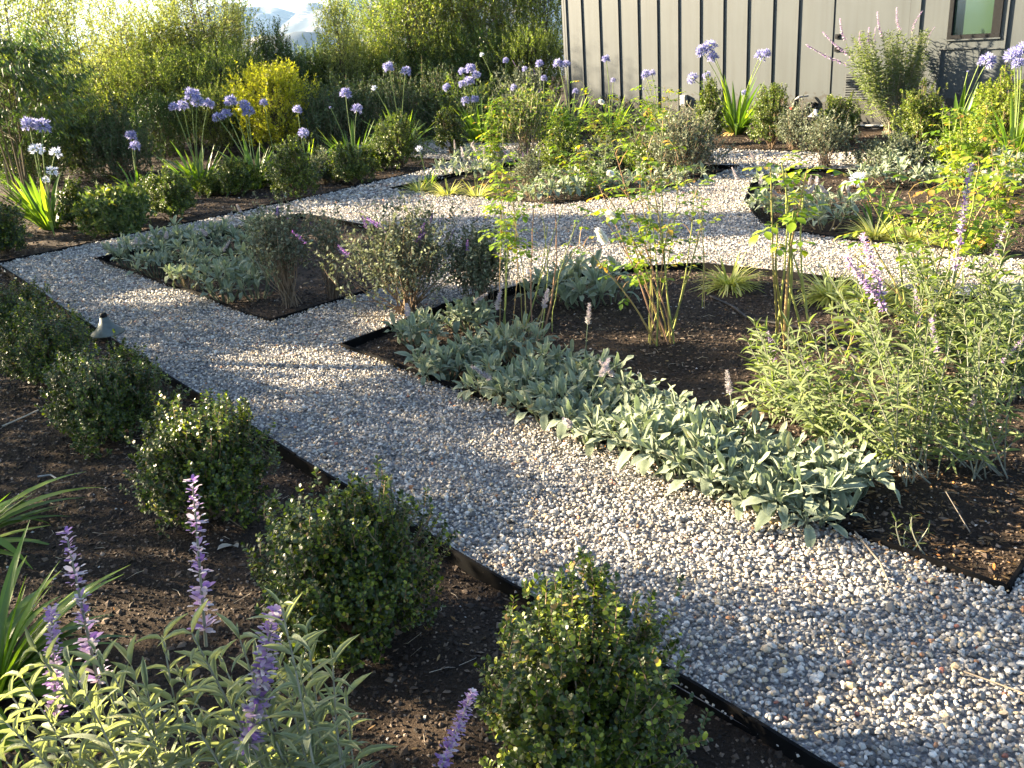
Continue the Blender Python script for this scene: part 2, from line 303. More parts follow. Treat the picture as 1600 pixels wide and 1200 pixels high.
# ------------------------------------------------------------------ the beds (corners read off the photograph, on the ground)
MID = [(-.97,4.90),(-.41,5.52),(.09,5.87),(.50,6.05),(.95,6.11),(1.38,6.08),(1.81,5.72),(3.30,4.15),(1.38,2.15)]
LEFT = [(-3.59,7.89),(-1.50,5.50),(-.55,6.45),(-.50,7.25),(-1.0,8.2),(-2.05,9.35)]
UPPER = [(-1.24,10.62),(.57,8.77),(1.3,8.95),(2.05,9.45),(2.75,10.25),(.60,12.45)]
RIGHT = [tuple(G(1195,352)),tuple(G(1163,315)),tuple(G(1178,280)),tuple(G(1240,264)),tuple(G(1400,270)),(6.3,6.6),(5.6,3.4),tuple(G(1640,410)),tuple(G(1450,386)),tuple(G(1330,376))]
OUTER = [(2.6,-.9),(.64,1.55),(-.29,2.64),(-.93,3.42),(-2.49,5.39),(-4.54,8.02),(-3.92,8.72),(-3.1,9.52),(-2.17,10.4),(-1.67,11.05),(-.95,11.95),
         (-.55,12.9),(-2.9,15.3),(-2.3,16.0),(-1.3,15.85),(0,14.45),(.9,13.85),(3.05,11.65),(4.1,10.6),(7.5,7.2),(11,3),(8,-1)]
def soil_z(x, y):
    return -0.040 + 0.012*np.sin(x*3.1+y*1.3)*np.cos(y*2.7-x) + 0.008*np.sin(x*7.3-y*5.1)
def in_gravel(x, y):
    r = inpoly(x, y, OUTER)
    for b in (MID, LEFT, UPPER, RIGHT): r &= ~inpoly(x, y, b)
    return r
def gz(x, y):
    return 0.0 if bool(in_gravel(np.array([x]), np.array([y]))[0]) else float(soil_z(x, y))
# soil: fine sheet near, falling away beyond the hedge to the valley and the horizon
def terrain(x, y):
    r=np.hypot(x, y-8); drop=np.clip((r-24)/260,0,1); drop=drop*drop*(3-2*drop)
    return soil_z(x,y)*(r<24)+(-0.040)*(r>=24) - 85*drop
def grid_mesh(xs, ys, zf):
    X,Y=np.meshgrid(xs,ys,indexing='ij'); V=np.stack([X,Y,zf(X,Y)],-1).reshape(-1,3); nx,ny=len(xs),len(ys)
    i,j=np.meshgrid(np.arange(nx-1),np.arange(ny-1),indexing='ij'); a=(i*ny+j).ravel()
    return V, np.stack([a,a+ny,a+ny+1,a+1],1)
gx=np.concatenate([-np.geomspace(12000,9,40),np.arange(-8.8,8.9,.16),np.geomspace(9,12000,40)])
gy=np.concatenate([-np.geomspace(8000,3,24),np.arange(-2.8,21,.16),np.geomspace(21.2,16000,46)])
b=Buf(); b.add(*grid_mesh(gx,gy,terrain)); tag(obj('ground', b.mesh('ground','soil')), 'dark mulched soil of the garden beds running out to the valley', None, kind='structure')
# gravel bed sheet under the stones
def poly_sheet(outer, holes, z):
    pl=[[Vector((x,y,0)) for x,y in outer]]+[[Vector((x,y,0)) for x,y in h] for h in holes]
    tri=geometry.tessellate_polygon(pl); V=[(v.x,v.y,z) for p_ in pl for v in p_]
    return np.array(V), np.array(tri)
b=Buf(); b.add(*poly_sheet(OUTER,[MID,LEFT,UPPER,RIGHT],-0.012)); tag(obj('gravel_path', b.mesh('gravel_path','gravelbase')), 'pale gravel path looping round the four planting beds', None, kind='structure')

# pebbles
ICO=None
def pebble_templates(kind, n):
    out=[]
    for i in range(n):
        if kind==2:   # 32 tris
            t=(1+5**.5)/2; V=np.array([(-1,t,0),(1,t,0),(-1,-t,0),(1,-t,0),(0,-1,t),(0,1,t),(0,-1,-t),(0,1,-t),(t,0,-1),(t,0,1),(-t,0,-1),(-t,0,1)],float)
            Fc=np.array([(0,11,5),(0,5,1),(0,1,7),(0,7,10),(0,10,11),(1,5,9),(5,11,4),(11,10,2),(10,7,6),(7,1,8),(3,9,4),(3,4,2),(3,2,6),(3,6,8),(3,8,9),(4,9,5),(2,4,11),(6,2,10),(8,6,7),(9,8,1)])
        else:
            V=np.array([(1,0,0),(-1,0,0),(0,1,0),(0,-1,0),(0,0,1),(0,0,-1),],float)*1.15
            Fc=np.array([(0,2,4),(2,1,4),(1,3,4),(3,0,4),(2,0,5),(1,2,5),(3,1,5),(0,3,5)])[:4 if kind==0 else 8]
        V=unit(V)*(1+rng.uniform(-.22,.22,(len(V),1))); out.append((V,Fc))
    return out
def scatter_blobs(buf, pos, size, tm, rnd, flat=(.55,.9)):
    n=len(pos); ch=rng.integers(0,len(tm),n)
    for c,(V,Fc) in enumerate(tm):
        m_=ch==c; k=m_.sum()
        if not k: continue
        p_=pos[m_]; s=size[m_]; a=rng.uniform(0,2*pi,k); tl=rng.normal(0,.35,k); tl2=rng.normal(0,.35,k)
        sx=s*rng.uniform(.85,1.35,k); sy=s*rng.uniform(.65,1.0,k); sz=s*rng.uniform(flat[0],flat[1],k)
        P=V[None]*np.stack([sx,sy,sz],1)[:,None,:]
        x,y,z=P[...,0],P[...,1],P[...,2]
        y,z=y*np.cos(tl)[:,None]-z*np.sin(tl)[:,None], y*np.sin(tl)[:,None]+z*np.cos(tl)[:,None]
        x,z=x*np.cos(tl2)[:,None]-z*np.sin(tl2)[:,None], x*np.sin(tl2)[:,None]+z*np.cos(tl2)[:,None]
        x,y=x*np.cos(a)[:,None]-y*np.sin(a)[:,None], x*np.sin(a)[:,None]+y*np.cos(a)[:,None]
        P=np.stack([x,y,z],-1)+p_[:,None,:]
        Fa=(Fc[None]+(np.arange(k)*len(V))[:,None,None]).reshape(-1,3)
        buf.add(P.reshape(-1,3),Fa,np.repeat(rnd[m_],len(V)))
def jitter_pts(x0,x1,y0,y1,sp,test,margin=170):
    xs=np.arange(x0,x1,sp); ys=np.arange(y0,y1,sp); X,Y=np.meshgrid(xs,ys); X=X.ravel()+rng.uniform(-.45,.45,X.size)*sp; Y=Y.ravel()+rng.uniform(-.45,.45,Y.size)*sp
    px,py,dd=proj(np.stack([X,Y,0*X],1)); k=(dd>.3)&(px>-margin)&(px<1600+margin)&(py<1200+margin*.8)
    X,Y=X[k],Y[k]; k=test(X,Y); return X[k],Y[k]
b=Buf(); tm2=pebble_templates(2,6); tm1=pebble_templates(1,5); tm0=pebble_templates(0,5)
for (y0,y1,sp,s0,s1,tm) in ((0.6,3.0,.0133,.0048,.0098,tm2),(3.0,6.2,.0142,.0055,.0105,tm1),(6.2,9.5,.018,.007,.0135,tm0),(9.5,17,.030,.013,.022,tm0)):
    X,Y=jitter_pts(-5.5,9,y0,y1,sp,in_gravel)
    Z=rng.uniform(-.008,.004,len(X))+.004*np.sin(X*5+Y*3)*np.cos(Y*6)
    scatter_blobs(b,np.stack([X,Y,Z],1),rng.uniform(s0,s1,len(X))*rng.choice([.65,.9,1,1.2,1.6],len(X),p=[.2,.3,.3,.16,.04]),tm,rng.uniform(0,1,len(X)),(.5,.8))
print('pebble verts',b.n,sum(len(f[0]) for f in b.f)); tag(obj('gravel', b.mesh('gravel','pebble')), 'loose white, grey and tan gravel stones covering the path', None, kind='stuff')
# mulch crumbs
on_soil=lambda x,y: ~in_gravel(x,y)&(x+y<17.5)
b=Buf()
for (y0,y1,sp,s0,s1) in ((1.0,3.4,.0165,.0028,.0080),(3.4,6.5,.026,.005,.011),(6.5,13,.06,.009,.02)):
    X,Y=jitter_pts(-8,7,y0,y1,sp,on_soil,100)
    scatter_blobs(b,np.stack([X,Y,soil_z(X,Y)+.001],1),rng.uniform(s0,s1,len(X)),tm0,rng.uniform(0,1,len(X)),(.35,.8))
X,Y=jitter_pts(-5,4.5,1,6.5,.05,on_soil,100)
scatter_blobs(b,np.stack([X,Y,soil_z(X,Y)+.003],1),rng.uniform(.006,.016,len(X)),tm1,rng.uniform(.3,.975,len(X)),(.2,.5))
print('chips',b.n); tag(obj('mulch', b.mesh('mulch','chip')), 'crumbled dark bark mulch over the soil of the beds', None, kind='stuff')
# dry litter: fallen leaves and straw
def litter_pts(n, region, test=on_soil):
    X=rng.uniform(region[0],region[1],n); Y=rng.uniform(region[2],region[3],n); k=test(X,Y); return X[k],Y[k]
b=Buf()
for reg,nn,ll in (((-3.5,3.5,1.2,5.8),2200,.022),((-7,6,5.8,14),5200,.045),((1.0,1.9,2.2,3.1),700,.028),((.7,1.5,2.2,3.2),500,.03),((-2.5,0,9.5,12.5),500,.05)):
    X,Y=litter_pts(nn,reg); n_=len(X); dd=rand_dirs(n_,-.15,.25)
    scatter(b,OVAL if ll<.04 else DIAM,np.stack([X,Y,soil_z(X,Y)+.006],1),dd,rand_dirs(n_,.5,1),rng.uniform(.3,1.2,n_)**1.5*ll,rng.uniform(.10,.40,n_)*ll,rng.uniform(0,1,n_))
# tan debris along the bed edge in the gravel
t_=rng.uniform(0,1,500); ex=-.97+t_*(2.35)+rng.normal(0,.05,500)-.03; ey=4.9-t_*2.75+rng.normal(0,.05,500)-.03
scatter(b,DIAM,np.stack([ex,ey,np.full(500,.010)],1),rand_dirs(500,-.1,.2),rand_dirs(500,.5,1),rng.uniform(.008,.022,500),rng.uniform(.004,.010,500),rng.uniform(.4,1,500))
for q_ in range(3):
    X=rng.uniform(-4,4,1600); Y=rng.uniform(1,9,1600); k=in_gravel(X,Y)&((np.sin(X*2.1+Y)+np.sin(Y*3.3-X)+rng.normal(0,.6,1600))>.9); X,Y=X[k],Y[k]; n_=len(X)
    scatter(b,DIAM,np.stack([X,Y,np.full(n_,.009)],1),rand_dirs(n_,-.1,.2),rand_dirs(n_,.4,1),rng.uniform(.005,.022,n_),rng.uniform(.003,.009,n_),rng.uniform(.2,1,n_))
tag(obj('leaf_litter', b.mesh('leaf_litter','litter')), 'dry brown and orange leaf litter lying under the plants', None, kind='stuff')
b=Buf(); X,Y=litter_pts(900,(-3.2,3.2,1.3,5.5)); n_=len(X); A=np.stack([X,Y,soil_z(X,Y)+.004],1)
dd=rand_dirs(n_,-.05,.08)*rng.uniform(.02,.08,(n_,1)); tubes_fast(b,A,A+dd*.5+rng.normal(0,.008,(n_,3))*[1,1,0]+[0,0,.004],A+dd,rng.uniform(.0007,.0016,n_),rng.uniform(0,1,n_))
tag(obj('dry_straw', b.mesh('dry_straw','straw')), 'pale dry stalks and straws scattered over the dark soil', None, kind='stuff')

# steel edging
def edging(pts, label, closed=True, top=.014, bot=-.085, th=.010, group=None):
    b=Buf(); P=[np.array(p_) for p_ in pts]; n_=len(P); segs=range(n_ if closed else n_-1)
    for i in segs:
        a,c=P[i],P[(i+1)%n_]; d=c-a; Lh=np.hypot(*d); d/=Lh; k=max(1,int(Lh/.35)); nrm=np.array([-d[1],d[0]])
        V=[];jit=[top+rng.normal(0,.004) for _ in range(k+1)]
        for q in range(k+1):
            p_=a+d*Lh*q/k + nrm*(rng.normal(0,.005) if 0<q<k else 0)
            for sgn in (-1,1):
                V+= [(*(p_+nrm*th/2*sgn),bot),(*(p_+nrm*th/2*sgn),jit[q])]
        Fc=[]
        for q in range(k):
            o=q*4; Fc+=[(o,o+4,o+5,o+1),(o+2,o+3,o+7,o+6),(o+1,o+5,o+7,o+3)]
        Fc+=[(0,1,3,2),(k*4,k*4+2,k*4+3,k*4+1)]
        b.add(np.array(V),np.array(Fc))
    return tag(obj('steel_edging', b.mesh('steel_edging','edge')), label, 'edging', group)
edging(MID,'thin black steel edging round the large middle bed')
edging(LEFT,'thin black steel edging round the left bed of lamb\'s ear')
edging(UPPER,'thin dark steel edging round the upper bed with yellow grass tufts')
edging(RIGHT,'thin dark steel edging round the right-hand bed behind the sage')
edging(OUTER[:6],'long black edging strip beside the row of box shrubs',False,top=.02)
edging(OUTER[5:12],'dark edging strip of the upper left border under the agapanthus',False)
edging(OUTER[14:21],'dark edging strip between the far gravel path and the wall bed',False)

# ------------------------------------------------------------------ hills
def hill(ridge, dist, name, label, depth=500, base=-84, seed=0):
    r_=np.random.default_rng(seed); xs=[]; hs=[]
    for px,py in ridge:
        d=ray(px,py); t=dist/d[1]; xs.append(d[0]*t); hs.append(CH+d[2]*t)
    X=np.linspace(xs[0],xs[-1],160); Hh=np.interp(X,xs,hs); V=[]; ny=26
    ph=r_.uniform(0,6,8)
    for x,h in zip(X,Hh):
        for j in range(ny):
            t=j/(ny-1); prof=sin(pi*min(1,t*1.0))**.8 if t<.5 else sin(pi*t)**.8
            rough=1+.025*sin(x*.013+t*31)*sin(t*23+x*.021)*(t<.5)+.10*sin(x*.02+ph[0]+t*5)*(t<.48)+.06*sin(x*.051+ph[1]-t*9)*(t<.45)
            V.append((x,dist+(t-.5)*depth, base+(h-base)*prof*rough))
    a=(np.arange(159)[:,None]*ny+np.arange(ny-1)[None]).ravel()
    b=Buf(); b.add(np.array(V),np.stack([a,a+ny,a+ny+1,a+1],1))
    tag(obj(name,b.mesh(name,'hill',True)),label,None,kind='structure')
hill([(150,90),(230,80),(300,45),(350,20),(390,9),(430,11),(450,17),(480,26),(497,18),(520,13),(536,6),(550,-3),(600,-16),(700,-34),(800,-45),(900,-44),(1000,-34),(1150,-20),(1300,0)],3200,'hills','pale blue hazy mountain ridge beyond the hedge',1500)
hill([(330,85),(400,72),(430,60),(470,56),(500,54),(540,50),(600,44),(700,42),(800,40)],1700,'foothills','lower dark scrubby foothill in front of the ridge',600,seed=3)

# ------------------------------------------------------------------ building
WA=np.array([1.40,17.0]); WD=np.array([.704,-.71]); WD/=np.hypot(*WD); WN=np.array([-WD[1]*-1*-1,0]); WN=np.array([WD[1],-WD[0]])   # WN points to the viewer
if WN[1]>0: WN=-WN
def wall_sz(px,py):
    d=ray(px,py); nn=np.array([WN[0],WN[1],0]); t=(WA@WN)/(d[:2]@WN); P=np.array([d[0]*t,d[1]*t,CH+d[2]*t]); return float((P[:2]-WA)@WD), float(P[2])
RW=np.array([[WD[0],-WN[0],0],[WD[1],-WN[1],0],[0,0,1]])   # local x along the wall, local y into the building
BL=11.0; BH=3.3
bld=empty('garden_building',(WA[0],WA[1],0),'pale grey-green building with vertical battens, a flush door and a dark window','building')
bld.rotation_euler=(0,0,atan2(WD[1],WD[0]))
def part(name,boxes,m_,parent=bld,mesh_only=False):
    b=Buf()
    for c,s in boxes: box(b,c,s)
    return obj(name,b.mesh(name,m_),parent)
sL,_=wall_sz(1304,0); sR,_=wall_sz(1424,0); wx0,wz0=wall_sz(1480,62); wx1,_=wall_sz(1562,60); ztop=2.15
wx1=max(wx1,wx0+.55)
# wall is butted round the door and window openings (local y>0 into the building)
T=.18
part('wall',[((sL/2,T/2,BH/2-.05),(sL,T,BH+.1)), (((sL+sR)/2,T/2,(BH+2.12)/2),(sR-sL,T,BH-2.12)),
  (((sR+wx0)/2,T/2,BH/2-.05),(wx0-sR,T,BH+.1)), (((wx0+wx1)/2,T/2,(wz0-.1)/2),(wx1-wx0,T,wz0+.1)),
  (((wx0+wx1)/2,T/2,(BH+ztop)/2),(wx1-wx0,T,BH-ztop)), (((wx1+BL)/2,T/2,BH/2-.05),(BL-wx1,T,BH+.1)),
  ((T/2,T+2.6,BH/2-.05),(T,5.2,BH+.1)), ((BL-T/2,T+2.6,BH/2-.05),(T,5.2,BH+.1)), ((BL/2,T+5.2+T/2,BH/2-.05),(BL,T,BH+.1))],'wall')
part('roof',[((BL/2,2.78,BH+.10),(BL+.1,5.7,.12))],'black')
part('foundation',[((BL/2,.05,-.005),(BL-.1,.14,.10))],'gap')
part('corner_trim',[((.045,-.012,BH/2+.05),(.09,.022,BH-.1)),((-.012,.09,BH/2+.05),(.022,.12,BH-.1))],'wall')
for px in (881,908,936,966,996.5,1027,1060,1094,1131,1169,1209,1249):
    s_,_=wall_sz(px,0)
    o=part('batten',[((s_,-.014,BH/2+.09),(.016,.024,BH-.16))],'batten')
    j=part('batten_shadow',[((s_+.0125,-.004,BH/2+.09),(.008,.007,BH-.16))],'gap',parent=o)  # dark strip painted in as the shadow on the batten's right side
for k in range(9):
    s_=wx1+.35+.406*k
    if s_<BL-.1: part('batten',[((s_,-.014,BH/2+.09),(.016,.024,BH-.16))],'batten')
s_,_=wall_sz(1440,0); part('batten',[((s_,-.014,BH/2+.09),(.016,.024,BH-.16))],'batten')
# horizontal and short vertical trim round the window
s1,z1=wall_sz(1468,77); s2,_=wall_sz(1524,76); s3,z3=wall_sz(1531,76); s4,_=wall_sz(1571,74)
part('horizontal_trim',[(((s1+s2)/2,-.012,z1),(s2-s1,.024,.018))],'batten')
part('horizontal_trim',[(((s3+s4)/2,-.012,z3),(s4-s3,.024,.018))],'batten')
for s_,za,zb in ((s1+.02,.1,z1-.012),(s3+.01,.1,z3-.012),(s4-.01,z3+.012,BH-.1)):
    part('batten',[((s_,-.014,(za+zb)/2),(.020,.028,zb-za))],'batten')
# door
door=part('door',[(((sL+sR)/2,.035,1.055),(sR-sL-.016,.045,2.09))],'wall')
part('door_gap',[((sL+.003,.03,1.06),(.008,.05,2.1)),((sR-.003,.03,1.06),(.008,.05,2.1)),(((sL+sR)/2,.03,2.11),(sR-sL-.02,.05,.012))],'gap')
part('threshold',[(((sL+sR)/2,.0,.004),(sR-sL,.12,.018))],'grey')
sd,zd=wall_sz(1309,57); sh,zh=wall_sz(1313,77)
part('deadbolt',[((sL+.07,.002,zd),(.062,.022,.062)),((sL+.07,-.016,zd),(.03,.016,.03))],'black',parent=door)
b=Buf(); box(b,(sL+.07,.002,zh),(.062,.020,.062)); tube(b,[(sL+.07,-.01,zh),(sL+.07,-.05,zh)],.011,k=8); tube(b,[(sL+.07,-.05,zh),(sL+.13,-.055,zh),(sL+.19,-.05,zh)],.009,k=8)
obj('handle',b.mesh('handle','black'),door)
# vent grille low beside the door
v0,vz1=wall_sz(1323,117); v1,vz0=wall_sz(1366,152)
gr=part('vent_grille',[(((v0+v1)/2,.005,vz0-.012),(v1-v0,.03,.02)),(((v0+v1)/2,.005,vz1+.012),(v1-v0,.03,.02)),((v0-.01,.005,(vz0+vz1)/2),(.02,.03,vz1-vz0+.044)),((v1+.01,.005,(vz0+vz1)/2),(.02,.03,vz1-vz0+.044))],'batten',parent=door)
ns=9
for k in range(ns):
    z_=vz0+(vz1-vz0)*(k+.5)/ns
    part('slat',[(((v0+v1)/2,-.004,z_),(v1-v0-.004,.02,(vz1-vz0)/ns*.55))],'batten',parent=door)
# window
wf=.05; zb=wz0; zt=ztop
win=part('window',[((wx0+wf/2,.02,(zb+zt)/2),(wf,.09,zt-zb)),((wx1-wf/2,.02,(zb+zt)/2),(wf,.09,zt-zb)),(((wx0+wx1)/2,.02,zb+wf/2),(wx1-wx0-2*wf,.09,wf)),(((wx0+wx1)/2,.02,zt-wf/2),(wx1-wx0-2*wf,.09,wf))],'black')
part('pane',[(((wx0+wx1)/2-.03,.045,(zb+zt)/2),(wx1-wx0-2*wf-.062,.01,zt-zb-2*wf-.004))],'glass',parent=win)
part('sash',[((wx1-wf-.035,.03,(zb+zt)/2),(.055,.05,zt-zb-2*wf-.004))],'black',parent=win)
part('sill',[(((wx0+wx1)/2,-.02,zb-.008),(wx1-wx0+.03,.03,.016))],'wall',parent=win)
# services on the wall
def wall_thing(name,label,cat,px,py):
    s_,z_=wall_sz(px,py); P=WA+WD*s_; o=empty(name,(P[0]+WN[0]*.004,P[1]+WN[1]*.004,max(z_,0)),label,cat); o.rotation_euler=(0,0,atan2(WD[1],WD[0])); return o
o=wall_thing('outlet_box','white weatherproof outlet box low on the wall behind the twiggy plant','outlet',1070,162)
part('cover',[((0,-.035,.06),(.10,.07,.16))],'white',o); part('lid',[((.02,-.078,.06),(.06,.016,.12))],'grey',o)
o=wall_thing('garden_tap','white pipe tap with a red valve standing out of the wall','tap',1245,172)
b=Buf(); tube(b,[(0,-.02,.0),(.0,-.10,.06),(.03,-.14,.16),(.10,-.14,.20),(.20,-.05,.21)],.016,k=8); obj('pipe',b.mesh('pipe','white'),o)
b=Buf(); ring_lathe(b,[(0,-.03),(.028,-.02),(.03,.02),(0,.03)],10,(-.02,-.11,.03)); obj('valve',b.mesh('valve','red'),o)
for k,(px,lab) in enumerate(((1264,'left one of two black irrigation pipes bent against the wall base'),(1270,'right one of two black irrigation pipes bent against the wall base'))):
    o=wall_thing('irrigation_pipe',lab,'pipe',px,192); o['group']='black irrigation pipes at the wall base'
    b=Buf(); tube(b,[(0,-.05,-.02),(0,-.05,.22),(.01,-.045,.27),(.035,-.03,.285),(.05,-.01,.27)],.018,k=8); obj('pipe',b.mesh('pipe','black'),o)
    part('collar',[((0,-.05,.10),(.055,.055,.05))],'black',o)
o=wall_thing('valve_box','dark low valve box on the ground against the wall','box',1285,190)
part('body',[((0,-.07,.05),(.22,.12,.12))],'black',o); part('lid',[((0,-.07,.118),(.24,.14,.014))],'gap',o)

# ------------------------------------------------------------------ path lights
def path_light(px,py,label,h,r,m_,s_=1.0):
    x,y=G(px,py); o=empty('path_light',(x,y,gz(x,y)),label,'garden light','path lights')
    b=Buf(); tube(b,[(0,0,-.03),(0,0,h-.04)],.011*s_,k=10); obj('post',b.mesh('post','black'),o)
    b=Buf(); ring_lathe(b,[(.0,h+.035),(.022,h+.034),(.026,h+.012),(.03,h+.008),(r*.55,h-.018),(r,h-.05),(r*.98,h-.055),(r*.5,h-.028),(.012,h-.01)],28); obj('hood',b.mesh('hood',m_,True),o)
    b=Buf(); ring_lathe(b,[(0,h+.058),(.016,h+.056),(.019,h+.036),(0,h+.034)],12); obj('finial',b.mesh('finial','black',True),o)
path_light(188,598,'weathered copper path light with wide cone hood, half hidden by a box shrub',.38,.085,'bronze')
path_light(1273,212,'small dark path light with a cone hood standing by the wall near the tap',.34,.10,'grey')

# ================================================================== PLANTS
def lanc(t): return max(.03, sin(pi*min(1,t**.8))**.75)
def ovalp(t): return max(.04, sin(pi*t**1.15)**.7 if t<1 else .04)
def strapp(t): return max(.04,(.55+.45*sin(pi*min(t*1.3,1)*.5))*(1-max(0,t-.6)/.4*.96) if t>.6 else .55+.45*sin(pi*min(t*1.3,1)*.5))
def lambp(t): return max(.05, .28+.85*sin(pi*min(1,max(0,(t-.12)/.9)))**.85 if t>.12 else .26) if t<.995 else .08
def leafmesh(name, matn, n, prof, L_, W_, curve, fold, wave=0, smooth=True, z0=0):
    V,Fc,rim=strip(n,prof,L_,W_,curve,fold,wave,z0); b=Buf(); b.add(V,Fc,0,rim); return b.mesh(name,matn,smooth)
def leaf_M(pos, d, up, s):
    x,y,z=frames(np.array([d],float),np.array([up],float)); x,y,z=x[0]*s,y[0]*s,z[0]*s
    return Matrix(((x[0],y[0],z[0],pos[0]),(x[1],y[1],z[1],pos[1]),(x[2],y[2],z[2],pos[2]),(0,0,0,1)))
def hd(a,el): return np.array([cos(a)*cos(el), sin(a)*cos(el), sin(el)])

# ---- box shrubs -----------------------------------------------------------
def box_mesh(R, Hh, nshoot, lpl, leaf, tmpl, seed, spires=(), mname='box', gap=.18):
    """foliage of a loose box shrub: twigs with opposite leaves, uneven outline"""
    global rng; keep=rng; rng=np.random.default_rng(seed)
    b=Buf(); d=rand_dirs(nshoot,-.55,1); a0=np.arctan2(d[:,1],d[:,0]); lump=1+gap*np.sin(d[:,0]*3.1+seed)*np.cos(d[:,1]*3.7+seed*2)+.14*np.sin(a0*5+seed)*(d[:,2]>-.2)+.10*np.sin(d[:,2]*9+seed)
    inner=rng.random(nshoot)<.30
    rad=rng.uniform(.80,1.12,nshoot)*lump*(1+.10*np.sin(a0*11+seed*3)*np.sin(d[:,2]*13+seed))*np.where(inner,rng.uniform(.45,.8,nshoot),1)
    cz=Hh*.48; tip=np.stack([d[:,0]*R*rad, d[:,1]*R*rad, cz+d[:,2]*Hh*.52*rad],1)
    # upright sprouts
    nsp=int(nshoot*.14); k=rng.integers(0,nshoot,nsp); tip[k]+=np.stack([rng.normal(0,.03,nsp),rng.normal(0,.03,nsp),rng.uniform(.02,.09,nsp)],1)*(R/.25)
    spires=list(spires)
    for q in range(9):
        a_=rng.uniform(0,2*pi); rr_=R*sqrt(rng.random())*.85; zt=Hh*(.50+.48*sqrt(max(0,1-(rr_/R)**2))); spires.append((cos(a_)*rr_,sin(a_)*rr_,zt-.06,zt+Hh*rng.uniform(.06,.24),.022*(R/.25)))
    tip[:,2]=np.maximum(tip[:,2],.02)
    dirs=unit(np.stack([d[:,0]*.7,d[:,1]*.7,np.maximum(d[:,2],-.2)+.75],1)+rng.normal(0,.22,(nshoot,3)))
    Ls=rng.uniform(.05,.10,nshoot)*(R/.25)**.5
    ex=[]
    for (sx,sy,z0,z1,w) in spires:
        for q in range(int(20*w/.05)):
            t=rng.random(); c=np.array([sx,sy,z0+(z1-z0)*t]); ww=w*(1-t)+.012
            ex.append((c+[rng.normal(0,ww),rng.normal(0,ww),.03], unit(np.array([rng.normal(0,.35),rng.normal(0,.35),1.0])), .06))
    if ex:
        tip=np.concatenate([tip,np.array([e[0] for e in ex])]); dirs=np.concatenate([dirs,np.array([e[1] for e in ex])]); Ls=np.concatenate([Ls,np.array([e[2] for e in ex])])
    n=len(tip); A=tip-dirs*Ls[:,None]
    tubes_fast(b,A,(A+tip)/2,tip,.0018,rng.uniform(0,1,n),mi=1)
    root=np.array([0,0,.02]); kk=rng.choice(n,min(n,70),False); mid=(A[kk]*.5+[0,0,.02]); tubes_fast(b,np.tile(root,(len(kk),1))+rng.normal(0,.015,(len(kk),3)),mid,A[kk],.005,rng.uniform(0,1,len(kk)),mi=1)
    for q in range(lpl):
        t=(q+.5)/lpl; pos=A+dirs*(Ls*t)[:,None]
        ph=rng.uniform(0,2*pi,n); perp=unit(np.cross(dirs,rand_dirs(n))); 
        for s_ in (-1,1):
            ld=unit(perp*s_*1.1+dirs*(.35+.5*t)+rng.normal(0,.2,(n,3)))
            sz=leaf*rng.uniform(.7,1.15,n)*(1-.25*(t>.85))
            young=np.clip(rng.uniform(0,.86,n)+np.where((t>.7)&(tip[:,2]>Hh*.7),.12,0),0,.99)
            young=np.where((t>.75)&(rng.random(n)<.10)&(tip[:,2]>Hh*.55),.97,young)
            rad_=unit(pos-np.array([0,0,Hh*.35])); scatter(b,tmpl,pos,ld,rad_*.8+[0,0,.6]+rng.normal(0,.35,(n,3)),sz,sz*.78,young)
    me=b.mesh('foliage',[mname,'twig']); rng=keep; return me
def shrub(px,py,ytop,hw,label,seed,near,mname='box',spires=(),nsh=None,rz=0,name='box_shrub',base=None,lump=.24):
    x,y=G(px,py) if base is None else base; s=F/proj([x,y,0])[2][0]; R=hw/s; z0=gz(x,y)
    Hh=atY(px,ytop,y)[2]-z0
    o=empty(name,(x,y,z0),label,'shrub','box shrubs along the gravel paths' if name=='box_shrub' else None,rz)
    if near: me=box_mesh(R,Hh,nsh or 1000,7,.0172,OVAL,seed,spires,mname,lump)
    else: me=box_mesh(R,Hh,nsh or 620,6,.028,DIAM,seed,spires,mname,lump)
    f=obj('foliage',me,o); f['kind']='stuff'
    b=Buf()
    for q in range(4):
        a=q*1.6+seed; tube(b,[(cos(a)*.012,sin(a)*.012,-.03),(cos(a)*.03,sin(a)*.03,Hh*.25),(cos(a)*R*.3,sin(a)*R*.3,Hh*.5)],.009,.004,5)
    obj('stem',b.mesh('stem','bark'),o); return o
def rel(px,py,Y,base): P=atY(px,py,Y); return P-np.array([base[0],base[1],gz(*base)])
B1=(.10,1.60); t1=rel(918,850,1.66,B1)
shrub(0,0,1040,150,'nearest box shrub, at the bottom edge with a tall upright spire',11,True,base=B1,nsh=1500,spires=[(t1[0],t1[1],.26,t1[2]-.02,.055),(t1[0]+.03,t1[1],.26,t1[2]-.09,.06),(t1[0]-.06,t1[1]+.02,.22,t1[2]-.11,.06),(t1[0]-.12,t1[1],.20,.36,.04),(.10,.02,.2,.37,.04)])
shrub(556,985,785,118,'round box shrub with bright yellow-green tips next to the nearest one',12,True,nsh=1500,spires=[(-.17,.02,.2,.47,.05),(-.03,.0,.25,.46,.05),(.09,.0,.25,.45,.045),(.19,0,.15,.43,.035)])
shrub(332,795,640,90,'box shrub behind the tall salvia spike, third from the bottom of the row',13,True,nsh=1250,spires=[(-.02,0,.3,.42,.03),(.08,0,.3,.40,.03)])
shrub(176,668,560,78,'box shrub half hiding the copper path light',14,True,nsh=1250,spires=[(.09,0,.3,.46,.02),(-.05,0,.3,.42,.03)])
shrub(84,588,488,66,'box shrub left of the path light with thin upright sprigs',15,True,nsh=850,spires=[(-.06,0,.3,.47,.03)])
shrub(18,512,452,54,'box shrub at the left picture edge, end of the near row',16,True,nsh=850)
